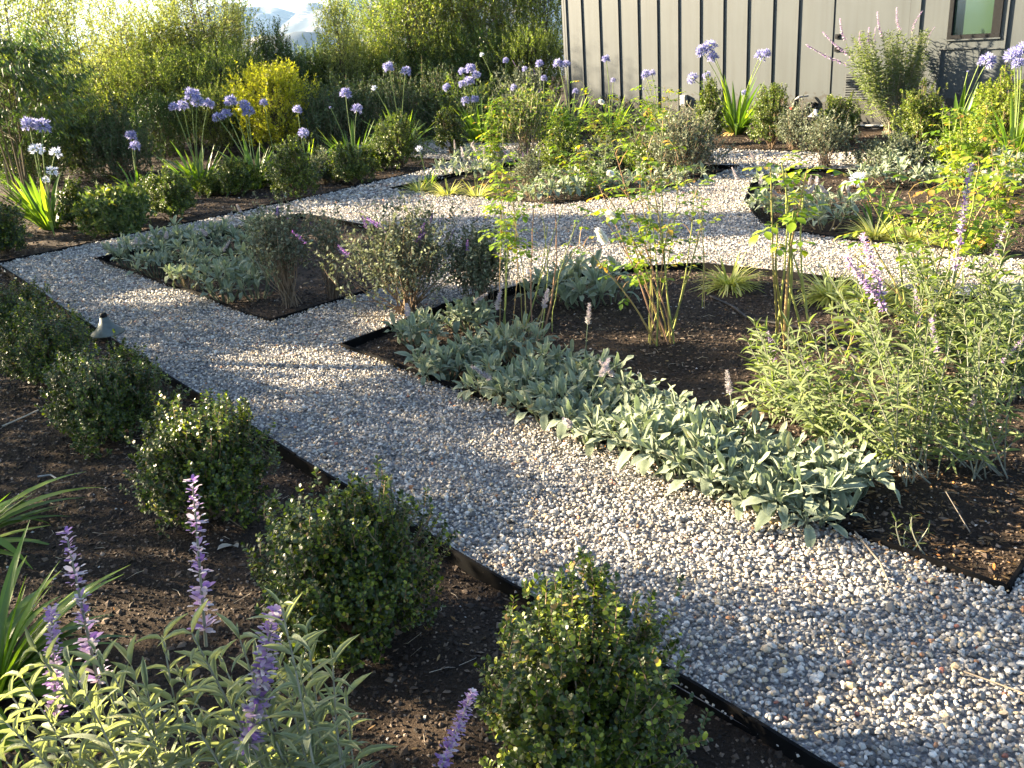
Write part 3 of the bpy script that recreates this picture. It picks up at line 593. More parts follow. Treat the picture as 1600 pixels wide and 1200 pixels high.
shrub(8,392,320,36,'dark rounded box shrub at the left edge beyond the gravel corner',21,False,'box')
for (px,py,yt,hw,lab,sd,mn) in (
 (272,335,272,32,'small box shrub behind the left silver-leaved bed, near the twin bloom',22,'boxfar'),
 (128,345,292,26,'low dark box shrub right of the bright strap-leaved clump',23,'box'),
 (372,300,252,30,'box shrub under the pale double agapanthus cluster left of the yellow bush',24,'boxfar'),
 (466,306,228,38,'box shrub with a fallen agapanthus bloom over its top',25,'boxfar'),
 (553,282,232,34,'box shrub in front of a fan of strap leaves, middle upper left border',26,'boxfar'),
 (626,260,184,34,'tall bushy box shrub in the upper left border, last before the gravel opening',27,'boxfar'),
 (706,243,176,22,'narrow upright box shrub beside the far gravel path opening',28,'box'),
 (1205,226,142,31,'leafy box shrub alone against the wall, right of the big agapanthus',29,'boxfar'),
 (1108,222,138,22,'box shrub behind the twiggy grey plant, left of the big agapanthus',30,'boxfar'),
 (1308,218,158,32,'box shrub in front of the door, left of the big wall sage',31,'boxfar'),
 (1434,232,148,36,'box shrub in front of the wall, right of the big wall sage',32,'boxfar'),
 (1557,238,128,44,'yellow-green box shrub at the right edge under the window',33,'boxyellow')):
    shrub(px,py,yt,hw,lab,sd,False,mn,spires=[(0,0,.3,(py-yt)/110+.02,.04)])

# ---- lamb's ear -----------------------------------------------------------
LAMBV=[leafmesh('lamb_leaf','lamb',6,lambp,1,.29*w,c,f,wv) for (w,c,f,wv) in ((1,.5,.35,.1),(1.1,1.1,.3,.45),(.85,.2,.45,.2),(1.1,1.6,.25,.4),(.9,-.3,.5,.2),(1,.8,.3,.6),(1.2,2.2,.15,.4))]
def spike_mesh(seed,Ls=.12,rad=.014,mname='lambspike',n=26,name='flower_spike'):
    r_=np.random.default_rng(seed); b=Buf()
    tube(b,[(0,0,0),(0,0,Ls)],.004,.002,5)
    t=np.repeat(np.linspace(0.03,1,n),6); a=r_.uniform(0,2*pi,len(t)); d=np.stack([np.cos(a),np.sin(a),r_.uniform(.1,.8,len(t))],1)
    w=1-.5*t**2; pos=np.stack([np.cos(a)*rad*.35*w,np.sin(a)*rad*.35*w,t*Ls],1)
    scatter(b,OVAL,pos,d,np.tile([0,0,1.0],(len(t),1)),rad*1.15*w*r_.uniform(.7,1.3,len(t)),rad*.9*w,r_.uniform(0,1,len(t)))
    return b.mesh(name,mname)
LSP=[spike_mesh(40+i,.10+.03*i,.013) for i in range(3)]
def stem_mesh(Ls,r,lean,mname,name='stem'):
    b=Buf(); tube(b,[(0,0,0),(lean*.3,0,Ls*.5),(lean,0,Ls)],r,r*.6,5); return b.mesh(name,mname)
LST=[stem_mesh(.26,.0035,l,'lamb') for l in (.02,.10,.18)]
def lambear(x,y,label,nl,R,Lf,seed,spikes=0,hgt=.05):
    """mat of leaning rosettes; each leaf is its own part"""
    r_=random.Random(seed); z0=gz(x,y); o=empty('lambs_ear',(x,y,z0),label,"lamb's ear")
    nr=max(3,int(nl/10)); cs=[]
    for q in range(nr):
        a=q*2.4+seed; rr=R*sqrt((q+.4)/nr)*.72; cs.append((cos(a)*rr,sin(a)*rr,r_.uniform(.02,.08)+hgt*(.4+r_.random())*(1.3-rr/R),a,rr))
    for k in range(nl):
        cx,cy,cz,ca,rr=cs[k%nr]; j=k//nr; a=j*2.4+ca+r_.uniform(-.4,.4); out=min(1,j/ (nl/nr))
        e=1.35-1.25*out**1.3+r_.uniform(-.25,.25); 
        d=hd(a,e)+np.array([cos(ca),sin(ca),0])*.35*rr/R
        L_=Lf*r_.uniform(.5,1.25)*(.7+.4*out)
        up=-hd(a,e-1.2)+np.array([r_.uniform(-.35,.35),r_.uniform(-.35,.35),1.1])
        obj('leaf',LAMBV[r_.choice((0,1,2,4,5) if out<.6 else (1,3,5,6,0))],o,leaf_M((cx+cos(a)*.012,cy+sin(a)*.012,cz+.03*(1-out)),d,up,L_))
    b=Buf()
    for cx,cy,cz,ca,rr in cs: tube(b,[(cx*.3,cy*.3,-.03),(cx*.8,cy*.8,cz*.5),(cx,cy,cz+.03)],.006,.004,4)
    obj('stem',b.mesh('stem','lamb'),o)
    for k in range(spikes):
        a=r_.uniform(0,2*pi); lean=r_.choice([0,1,1,2]); Mx=Matrix.Translation((cos(a)*R*.5,sin(a)*R*.5,.05))@Matrix.Rotation(a+r_.uniform(-.8,.8),4,'Z')@Matrix.Rotation(r_.uniform(.0,.55),4,'Y')
        s_=obj('flower_stalk',LST[lean],o,Mx); top=Vector(((.02,.10,.18)[lean],0,.26))
        obj('flower_spike',LSP[k%3],s_,Matrix.Translation(top-Vector((0,0,.01)))@Matrix.Rotation((.1,.45,.7)[lean],4,'Y')@Matrix.Scale(r_.uniform(.8,1.1),4))
        for q in range(3):
            h=.06+.06*q; obj('leaf',LAMBV[q],s_,leaf_M(((.02,.10,.18)[lean]*(h/.26)**1.5,0,h),hd(r_.uniform(0,6),.5),(0,0,1),.05))
    return o
main=[(655,540),(690,590),(735,515),(745,575),(775,620),(810,560),(822,640),(865,600),(880,668),(925,620),(938,695),(985,655),(1000,722),(1045,690),(1060,752),(1110,715),(1125,775),(1175,745),(1195,790),(1245,770),(1265,812),(1310,775)]
front=[p for p in main]
for i,(px,py) in enumerate(main):
    x,y=G(px,py-8); sp={0:2,3:1,5:1,8:2,9:1,10:1,13:1,17:1}.get(i,0)
    lambear(x,y,f"{ORD[i]} lamb's ear from the left in the middle bed's front border",150,.20,.098,100+i,sp,.06).__setitem__('group',"lamb's ears in the front border of the middle bed")
def lamblist(pts,desc,group,nl,R,Lf,seed,spk,hg=.08):
    pts=sorted(pts)
    for i,(px,py) in enumerate(pts):
        x,y=G(px,py); lambear(x,y,desc.replace('#',ORD[i]),nl,R,Lf,seed+i,spk if (i%2==0 or spk>1) else 0,hg)['group']=group
lamblist([(205,412),(245,424),(255,402),(298,446),(305,418),(350,464),(362,432),(322,392),(402,458),(405,415),(362,388),(412,376),(283,396)],
  "# silver lamb's ear from the left in the left bed","lamb's ears of the left bed",125,.23,.100,140,1,.13)
lamblist([(835,312),(880,308),(925,302),(965,298),(855,290),(900,285),(945,283)],"# lamb's ear from the left at the upper bed's near edge","lamb's ears at the corner of the upper bed",56,.26,.135,160,0)
lamblist([(705,272),(745,276),(775,262),(730,258)],"# lamb's ear from the left behind the yellow grass tufts","lamb's ears behind the grass tufts",50,.25,.125,170,2)
lamblist([(1005,290),(1045,288),(1020,268),(1080,280)],"# lamb's ear from the left under the large dry twiggy bush","lamb's ears under the twiggy bush",46,.24,.125,180,0)
lamblist([(865,462),(915,474),(955,465),(900,440)],"# lamb's ear from the left behind the bare rose canes","lamb's ears at the back of the middle bed",72,.22,.125,190,0)
lamblist([(1195,325),(1235,340),(1290,355),(1315,335),(1262,322),(1205,290)],"# lamb's ear from the left at the right bed's left end","lamb's ears at the left end of the right bed",60,.24,.125,200,2)
lamblist([(1355,285),(1400,282),(1450,285),(1385,268),(1435,265),(1490,280)],"# lamb's ear from the left at the right bed's back edge","lamb's ears at the back of the right bed",56,.27,.135,210,0)
lamblist([(1560,295),(1595,285),(1580,268)],"# lamb's ear from the left, right bed beside the picture edge","lamb's ears at the right edge",56,.27,.135,220,0)
lamblist([(1575,530),(1610,560),(1590,500)],"# lamb's ear from the left behind the right-hand sage tangle","lamb's ears behind the right sage",60,.22,.125,230,0)

# ---- variegated grass tufts ----------------------------------------------
BLV=[leafmesh('blade','grass',4,lambda t:max(.1,1-t*.85),1,.075,c,.3) for c in (.5,.9,1.4,2.0)]
def grass(px,py,label,n,Lb,seed):
    x,y=G(px,py); r_=random.Random(seed); o=empty('grass_tuft',(x,y,gz(x,y)),label,'grass','tufts of variegated grass')
    for k in range(int(n*1.4)):
        a=r_.uniform(0,2*pi); e=r_.uniform(.15,1.3); obj('blade',r_.choice(BLV),o,leaf_M((cos(a)*r_.uniform(0,.05),sin(a)*r_.uniform(0,.05),0),hd(a,e),(cos(a)*-.4,sin(a)*-.4,1),Lb*r_.uniform(.6,1.1)))
    return o
for i,(px,py,lab,n,L_) in enumerate(((655,298,'leftmost yellow-striped grass tuft at the tip of the upper bed',170,.26),(700,303,'middle one of three yellow-striped grass tufts in the upper bed',170,.26),(745,306,'third yellow-striped grass tuft in the upper bed, next to dry leaves',160,.26),
  (1140,440,'cream-striped grass tuft alone at the back of the middle bed',190,.25),(1368,366,'bright yellow-striped grass tuft at the near edge of the right bed',190,.28),(1425,372,'pale striped grass tuft just right of the brightest one in the right bed',150,.26),(1478,378,'striped grass tuft partly behind rose leaves in the right bed',150,.26),
  (1300,458,'cream-striped grass tuft behind the thin rose canes, right part of the middle bed',170,.27),(1365,468,'cream-striped grass tuft left of the thick brown rose stem',170,.28),(1455,480,'cream-striped grass tuft right of the thick brown rose stem',170,.28))):
    grass(px,py,lab,n,L_,300+i)

# ---- sage ------------------------------------------------------------------
SAGEG=[leafmesh('sage_leaf','sagegrey',6,lanc,1,w,c,f) for (w,c,f) in ((.14,.8,.35),(.12,1.2,.3),(.15,.4,.4),(.115,1.6,.25),(.13,-.2,.4))]
SAGEV=[leafmesh('sage_leaf','sage',6,lanc,1,w,c,f) for (w,c,f) in ((.12,.8,.35),(.10,1.3,.3),(.125,.4,.4),(.095,1.8,.25),(.11,-.2,.4))]
def purple_spike(seed,Ls,nw,mname='purple',r=.012,drop=.0):
    """long spike of woolly whorls, spaced below and crowded at the tip"""
    r_=np.random.default_rng(seed); b=Buf(); 
    pts=[(drop*(t**2),0,Ls*t*.97) for t in np.linspace(0,1,6)]; tube(b,pts,.0028,.0014,5,.0,mi=1)
    for q in range(nw):
        t=((q+r_.uniform(-.2,.2))/(nw-1))**.8 if q else 0; k=10 if r>.008 else 6; a=r_.uniform(0,2*pi)+np.arange(k)*2*pi/k; z=Ls*(.12+.88*t)+r_.normal(0,.004,k); w=r*(1.15-.45*t)*r_.uniform(.8,1.15)
        e=r_.uniform(-.2,.7,k); d=np.stack([np.cos(a)*np.cos(e),np.sin(a)*np.cos(e),np.sin(e)],1); pos=np.stack([drop*(z/Ls)**2+0*a,0*a,z],1)
        scatter(b,OVAL,pos,d,np.tile([0,0,1.],(k,1))+r_.normal(0,.3,(k,3)),w*1.35*r_.uniform(.8,1.3,k),w*.75,r_.uniform(0,1,k))
        kk=4; a=r_.uniform(0,2*pi,kk); d=np.stack([np.cos(a),np.sin(a),.1+0*a],1); scatter(b,OVAL,pos[:kk]+d*w*.9,d,np.tile([0,0,1.],(kk,1)),w*.9,w*.5,r_.uniform(.6,1,kk))
    return b.mesh('flower_spike',[mname,'sagestem'])
PS=[purple_spike(50+i,.24,n_) for i,n_ in enumerate((15,11,19))]
PSd=[purple_spike(60+i,.09,9,'purpledark',.007) for i in range(2)]
PSl=[purple_spike(65+i,.20,14,'purple',.012,.06) for i in range(2)]
def sage(base,stems,label,seed,leafL=.095,objlimit=280,pair=.035,group='Mexican bush sages',name='sage_plant',leafsize=1.0,stem_r=.003,bare=.15,mat_='sage'):
    """stems: list of world tip points; opposite leaf pairs along each, drooping leaves in tufts at the tips"""
    stem_r=stem_r*.8; r_=random.Random(seed); x,y=base; z0=gz(x,y); o=empty(name,(x,y,z0),label,'sage',group)
    B=np.array([x,y,z0]); slots=[]; bs=Buf()
    for tip in stems:
        T=np.array(tip)-B; h=np.linalg.norm(T); s0=np.array([r_.uniform(-.09,.09),r_.uniform(-.09,.09),-.02]); mid=np.array([T[0]*.5,T[1]*.5,T[2]*.5])+np.array([r_.uniform(-.03,.03),r_.uniform(-.03,.03),0])
        ts=np.linspace(0,1,9)[:,None]; P=(1-ts)**2*s0+2*ts*(1-ts)*mid+ts**2*T; tube(bs,P,stem_r*1.3,stem_r*.6,5,r_.random())
        n=max(3,int(h*(1-bare)/pair)); a=r_.uniform(0,pi)
        for q in range(n):
            t=bare+(1-bare)*(q+1)/n; p_=(1-t)**2*s0+2*t*(1-t)*mid+t*t*T; tn=unit(2*(1-t)*(mid-s0)+2*t*(T-mid)); a+=pi/2+r_.uniform(-.3,.3)
            for s_ in (0,pi):
                rr=hd(a+s_,0); e=.25+.65*t+r_.uniform(-.2,.3)
                d=rr*cos(e)+tn*sin(e)-np.array([0,0,.15]); sz=leafL*leafsize*r_.uniform(.65,1.15)*(1 if t<.85 else .75)
                slots.append((p_,d,tn-rr*.3,sz))
                if r_.random()<.5:   # small axillary leaf
                    slots.append((p_+tn*.004,unit(d+np.array([r_.uniform(-.7,.7),r_.uniform(-.7,.7),.5])),tn,sz*.5))
    r_.shuffle(slots)
    if len(slots)>objlimit: slots.sort(key=lambda s_: -s_[3]+.3*s_[0][1])
    for k,(p_,d,up,sz) in enumerate(slots[:objlimit]): obj('leaf',(SAGEG if mat_=='sagegrey' else SAGEV)[k%5],o,leaf_M(p_,d,up,sz))
    if len(slots)>objlimit:
        rest=slots[objlimit:]; b=Buf()
        for j in range(3):
            rs=rest[j::3]
            if not rs: continue
            V,Fc,rim=strip(4,lanc,1,.15/.15,(.5,1.1,.1)[j],.3); V=V*np.array([1,1,1])
            P=np.array([s_[0] for s_ in rs]);Dd=np.array([s_[1] for s_ in rs]);U=np.array([s_[2] for s_ in rs]);Sz=np.array([s_[3] for s_ in rs])
            x_,y_,z_=frames(Dd,U); PP=P[:,None,:]+V[None,:,0:1]*(x_*Sz[:,None]*.15)[:,None]+V[None,:,1:2]*(y_*Sz[:,None])[:,None]+V[None,:,2:3]*(z_*Sz[:,None])[:,None]
            Fa=(Fc[None]+(np.arange(len(rs))*len(V))[:,None,None]).reshape(-1,3); b.add(PP.reshape(-1,3),Fa,np.repeat(rng.uniform(0,1,len(rs)),len(V)),np.tile(rim,len(rs)))
        f=obj('foliage',b.mesh('foliage',mat_,True),o); f['kind']='stuff'
    obj('stem',bs.mesh('stem','sagestem'),o); return o
def add_spike(o,p0,p1,me,Ls):
    """flower spike from world p0 to p1, its bare stem included in the mesh"""
    B=np.array(o.location); a=np.array(p0)-B; c=np.array(p1)-B; d=c-a; s_=np.linalg.norm(d)/Ls
    q=Vector((0,0,1)).rotation_difference(Vector(d)); return obj('flower_spike',me,o,Matrix.Translation(a)@q.to_matrix().to_4x4()@Matrix.Diagonal((min(s_,1.25),min(s_,1.25),s_,1)))
def tips(lst,Y,jit=.05,r_=random.Random(5)):
    return [atY(px,py,Y+r_.uniform(-jit,jit)) for px,py in lst]
# foreground, bottom left
fgA=sage((-.62,1.20),tips([(60,1020),(20,1090),(120,1075),(160,1110),(205,1040),(255,1000),(215,1100),(40,1150),(130,1160),(90,1130),(250,1120),(180,1180),(10,1190),(240,1190),(150,1020),(35,1060),(110,1040),(180,1060),(230,1080),(75,1170),(145,1185),(10,1130),(200,1130)],1.32,.10),'leafy green sage filling the bottom left corner with two thin purple spikes',401,.085,290,.030,mat_='sagegrey')
fgB=sage((-.36,1.18),tips([(300,990),(330,1050),(375,1000),(440,950),(480,990),(405,1050),(520,1040),(455,1080),(350,1110),(300,1120),(420,1150),(490,1130),(540,1090),(330,1170),(400,1190),(470,1190),(285,1060),(345,1030),(430,1020),(470,1060),(380,1090),(315,1150),(445,1180),(520,1120),(500,1180)],1.30,.10),'leafy green sage at the bottom edge bearing the thick purple spike',402,.085,290,.030,mat_='sagegrey')
add_spike(fgA,atY(88,1130,1.38),atY(80,955,1.40),PS[0],.24)
add_spike(fgA,atY(158,1090,1.42),atY(104,836,1.46),PS[1],.24)
add_spike(fgB,atY(322,1010,1.46),atY(301,755,1.50),PS[1],.24)
add_spike(fgB,atY(385,1190,1.20),atY(428,955,1.22),PS[2],.24)
fgC=sage((-.10,1.12),tips([(640,1240),(680,1260),(720,1250),(660,1215)],1.22,.04),'sage shoot with one leaning purple spike at the bottom edge below the box shrubs',403,.07,60,.04,mat_='sagegrey')
add_spike(fgC,atY(672,1240,1.20),atY(738,1082,1.23),PS[2],.24)
# right-hand mass
def tipcloud(cx,cy,wx,wy,n,Y,sd):
    r_=random.Random(sd); return [atY(cx+r_.uniform(-1,1)*wx,cy+r_.uniform(-1,1)*wy,Y+r_.uniform(-.25,.25)) for _ in range(n)]
def sgr(px,py,cloud,n,label,sd,**kw):
    x,y=G(px,py); cx,cy,wx,wy=cloud; return sage((x,y),tipcloud(cx,cy,wx,wy,n,y,sd),label,sd,group='Mexican bush sages on the right of the middle bed',**kw)
sr1=sgr(1245,640,(1225,565,75,55),24,'low bright green sage bush, leftmost of the right-hand sage tangle',411,objlimit=280)
sr2=sgr(1320,690,(1285,590,90,85),20,'sage bush with narrow leaves overhanging the silver lamb\'s ear border',412,objlimit=280)
sr3=sgr(1425,738,(1400,585,100,110),24,'front sage bush with bare woody base above the bed corner',413,objlimit=290,bare=.25)
sr4=sgr(1530,720,(1510,580,90,115),24,'sage bush at the right edge with fallen grey stems under it',414,objlimit=290,bare=.25)
sr5=sgr(1420,600,(1390,480,100,70),20,'sage bush behind the front ones carrying the two dark violet spikes',415,objlimit=280)
sr6=sgr(1510,580,(1490,435,90,75),20,'tall sage bush carrying the long pale violet spike at the right',416,objlimit=280)
sr7=sgr(1600,600,(1575,480,55,80),26,'greyish sage bush cut by the right picture edge',417,objlimit=240)
def spk(o,p,q,me,Y,Ls=.24): add_spike(o,atY(*p,Y),atY(*q,Y),me,Ls)
Yr6=G(1510,580)[1]; Yr5=G(1420,600)[1]; Yr3=G(1425,738)[1]; Yr4=G(1530,720)[1]
spk(sr6,(1488,440),(1517,258),PS[2],Yr6-.2); spk(sr5,(1390,492),(1322,402),PS[2],Yr5-.15); spk(sr5,(1382,470),(1348,370),PS[0],Yr5-.15)
spk(sr6,(1440,520),(1430,455),PS[1],Yr6-.1); spk(sr4,(1465,560),(1455,500),PS[0],Yr4+.2); spk(sr2,(1212,575),(1200,520),PS[1],Yr5); spk(sr7,(1540,440),(1572,350),PS[1],Yr6+.2); spk(sr4,(1508,665),(1524,615),PS[2],Yr4); spk(sr4,(1560,570),(1604,525),PS[0],Yr4+.1); spk(sr1,(1268,585),(1250,558),PS[1],Yr5); spk(sr3,(1452,530),(1462,492),PS[0],Yr5)
# little sprig near the bed corner
x,y=G(1425,848); sprig=sage((x,y),[atY(px,py,y+.02*i) for i,(px,py) in enumerate(((1400,815),(1425,808),(1450,825),(1415,830),(1440,838)))],'tiny pale sprig of sage sprouting by the edging at the near bed corner',418,.045,50,.022,group=None)
# the big sage by the wall
x,y=G(1398,203); r_=random.Random(9)
cl=[atY(r_.uniform(1322,1455),r_.uniform(52,160) if i%3 else r_.uniform(48,90),y+r_.uniform(-.3,.3)) for i in range(170)]
sw=sage((x,y),cl,'big pale green sage bush before the door with long curved flower spikes',420,.085,60,.045,group=None,bare=.42,stem_r=.0035)
for (p,q) in (((1330,103),(1258,80)),((1335,92),(1282,60)),((1322,65),(1305,36)),((1345,72),(1338,52)),((1380,60),(1363,25)),((1360,75),(1350,48)),((1407,50),(1393,18)),((1424,52),(1432,17)),((1450,62),(1455,42)),((1368,68),(1362,46))):
    add_spike(sw,atY(*p,y),atY(*q,y),PSl[0],.20)
b=Buf()
for k in range(46):
    a=r_.uniform(-1.2,1.2); tube(b,[(r_.uniform(-.14,.14),r_.uniform(-.12,.12),-.02),(a*.17,r_.uniform(-.1,.1),.35),(a*.38,r_.uniform(-.2,.2),r_.uniform(.6,.95))],.006,.003,4,r_.random())
obj('dry_stem',b.mesh('dry_stem','sagedry'),sw)

# ---- twiggy small-leaved bushes --------------------------------------------
def twiggy(px,py,ytop,hw,label,seed,nb=240,leafd=9,leaf=.022,mname='twigleaf',bare=.30,flowers=0,cat='bush',name='twiggy_bush',twigm='twig',base=None,lobes=.2,up=.8,tw=.0013,grp='twiggy grey-leaved bushes'):
    global rng; keep=rng; rng=np.random.default_rng(seed)
    x,y=G(px,py) if base is None else base; s=F/proj([x,y,0])[2][0]; R=hw/s; z0=gz(x,y); Hh=atY(px,ytop,y)[2]-z0
    o=empty(name,(x,y,z0),label,cat,grp)
    nb=int(nb*1.2); d=rand_dirs(nb,-.6,1); rad=rng.uniform(.4,1.15,nb)*(1+1.6*lobes*np.sin(d[:,0]*5+seed)*np.cos(d[:,1]*6+seed*3))
    cz=Hh*(bare+(1-bare)*.5); tip=np.stack([d[:,0]*R*rad,d[:,1]*R*rad,cz+d[:,2]*Hh*(1-bare)*.5*rad],1)
    k=rng.random(nb)<.12; tip[k,2]+=Hh*.10
    dirs=unit(np.stack([d[:,0]*.6,d[:,1]*.6,np.full(nb,up)],1)+rng.normal(0,.25,(nb,3))); Ls=rng.uniform(.12,.26,nb)*Hh/.6
    A=tip-dirs*Ls[:,None]; b=Buf(); bt=Buf()
    tubes_fast(bt,A,(A+tip)/2+rng.normal(0,.006,(nb,3)),tip,tw,rng.uniform(0,1,nb))
    kk=rng.choice(nb,min(nb,60),False); rt=np.stack([rng.normal(0,R*.14,len(kk)),rng.normal(0,R*.14,len(kk)),np.full(len(kk),-.02)],1)
    tubes_fast(bt,rt,A[kk]*[.45,.45,.5]+rng.normal(0,.02,(len(kk),3)),A[kk],tw*2.6,rng.uniform(0,1,len(kk)))
    for q in range(leafd):
        t=(q+.5)/leafd; pos=A+dirs*(Ls*t)[:,None]
        for s_ in range(2):
            ld=unit(rand_dirs(nb)*.9+dirs*.6); sz=leaf*1.25*rng.uniform(.6,1.3,nb)
            scatter(b,DIAM,pos,ld,rand_dirs(nb)+dirs,sz,sz*.46,rng.uniform(0,1,nb))
    f=obj('foliage',b.mesh('foliage',mname),o); f['kind']='stuff'
    f=obj('branch',bt.mesh('branch',twigm),o)
    for q in range(flowers):
        i=int(rng.integers(0,nb)); 
        if tip[i,2]<Hh*.5: continue
        qd=Vector((0,0,1)).rotation_difference(Vector(dirs[i])); obj('flower_spike',PSd[q%2],o,Matrix.Translation(tip[i]-dirs[i]*.01)@qd.to_matrix().to_4x4()@Matrix.Scale(rng.uniform(.7,1.2),4))
    rng=keep; return o
twiggy(452,468,312,56,'twiggy grey-leaved bush with bare tan stems in the left bed, beside the lamb\'s ear',501,190,9,flowers=2,bare=.38,tw=.0018)
twiggy(522,455,322,42,'sparse bush of bare tan twigs in the middle of the left bed',502,70,6,bare=.45,flowers=1)
twiggy(640,488,318,98,'broad dark twiggy bush with small violet flowers between left and middle beds',503,330,9,flowers=18,bare=.22,leaf=.022,tw=.0018)
twiggy(752,478,352,50,'fine twiggy bush at the back corner of the middle bed near the edging',504,240,9,flowers=5,bare=.25)
twiggy(1065,272,168,62,'large dry twiggy bush at the far corner of the upper bed',505,420,9,.026,bare=.12,tw=.0022)
twiggy(1288,262,176,44,'thin dark twiggy bush before the gravel near the wall tap',506,200,8,.024,bare=.3)
twiggy(1240,232,160,30,'dark grey bush just right of the leafy box shrub at the wall',507,200,8,.024,bare=.1)
twiggy(828,300,232,30,'thin twiggy plant with dark violet blooms at the near tip of the upper bed',508,110,7,.02,flowers=7)
twiggy(1075,262,215,40,'dry tan-leaved low bush at the foot of the large twiggy bush',509,220,8,.024,mname='straw',bare=.05,tw=.002)
twiggy(825,258,140,50,'sage with a fan of bare pale stems in the upper bed',510,170,7,.04,mname='sage',bare=.5,name='sage_plant',cat='sage',twigm='sagedry',tw=.0028,grp=None,flowers=4)
twiggy(185,360,290,46,'grey-green sage bush at the left, above the silver-leaved patch',511,320,9,.05,mname='sage',bare=.08,name='sage_plant',cat='sage',twigm='sagestem',tw=.002,grp=None,flowers=2)
twiggy(735,215,118,60,'feathery sage thicket around the violet agapanthus group in the far middle',512,300,9,.05,mname='sage',bare=.1,name='sage_plant',cat='sage',twigm='sagestem',tw=.002,grp=None,flowers=0)
twiggy(820,200,105,55,'grey lavender-like bush behind the bare-stemmed sage near the wall corner',513,260,8,.045,mname='twigleaf',bare=.1,name='sage_plant',cat='sage',twigm='sagestem',tw=.002,grp=None,flowers=10)
for k,(px,py,yt,hw,lab,mn) in enumerate(((165,346,300,24,'small grey-green leafy bush right of the far-left agapanthus','twigleaf'),(240,312,276,24,'green leafy bush behind the small box shrub, below twin blooms','boxfar'),(335,300,272,22,'green leafy bush at the foot of the violet bloom cluster','boxfar'),
  (432,288,250,24,'mixed green bush between two agapanthus clumps, under the yellow shrub','boxfar'),(512,280,236,28,'small green bush left of the fan of strap leaves','twigleaf'),(592,262,222,26,'low green bush between two tufted agapanthus clumps','boxfar'),(880,262,205,45,'tangled green bush in the upper bed before the corner','boxfar'),(950,262,215,45,'tangled pale bush in the upper bed before the wall','twigleaf'),(1010,265,215,36,'tangled green bush beside the large dry twiggy one','boxfar'),(1400,262,215,60,'low grey bush at the foot of the big wall sage','twigleaf'),(1500,262,205,45,'low lime bush below the leaning agapanthus','boxyellow'))):
    twiggy(px,py,yt,hw,lab,540+k,260,9,.028,mn,bare=.05,cat='bush',name='leafy_bush',grp='leafy filler bushes of the borders')
# rosemary
for i,(px,py,yt,hw,lab) in enumerate(((192,272,158,62,'big dark rosemary bush in front of the left hedge'),(505,232,128,46,'dark rosemary bush right of the yellow shrub'),(560,225,118,50,'rosemary bush behind the two agapanthus blooms'),(625,222,108,42,'rosemary bush left of centre under the sunlit hedge'),(690,215,100,40,'sunlit-topped rosemary bush beside the narrow box shrub'),(455,215,150,45,'low rosemary bush in the shadow under the yellow shrub'))):
    twiggy(px,py,yt,hw,lab,520+i,380,11,.038,'rosemary',bare=.02,cat='rosemary',name='rosemary_bush',up=1.6,tw=.003,grp='rosemary bushes below the hedge')

# ---- agapanthus ------------------------------------------------------------
AGV=[leafmesh('strap_leaf','aga',7,strapp,1,.075,c,.35) for c in (.5,.9,1.3,1.8,.2)]
DRYV=leafmesh('dry_leaf','agadry',6,strapp,1,.08,2.2,.4)
def umbel(seed,n,mname,R=.085):
    r_=np.random.default_rng(seed); b=Buf(); z=1-2*(np.arange(n)+.5)/n*.72; a=np.arange(n)*2.39996; s=np.sqrt(np.maximum(0,1-z*z)); d=np.stack([s*np.cos(a),s*np.sin(a),z],1)+r_.normal(0,.1,(n,3)); d=unit(d)
    L0=R*.5*r_.uniform(.6,1.3,n); A=np.zeros((n,3)); C=d*L0[:,None]; tubes_fast(b,A,C*.5,C,.0016,.3,mi=1)
    for k in range(5):
        th=k*2*pi/5; perp=unit(np.cross(d,[.3,.2,.93])); q=np.cross(d,perp); o_=perp*cos(th)+q*sin(th)
        scatter(b,DIAM,C,unit(d*1.0+o_*.55),d,R*.52*r_.uniform(.7,1.2,n),R*.15,r_.uniform(0,1,n))
    return b.mesh('flower_head',[mname,'agastem'])
UM=[umbel(70+i,n_,'agaflower') for i,n_ in enumerate((56,44,60))]; UW=[umbel(80+i,n_,'agawhite') for i,n_ in enumerate((26,20))]
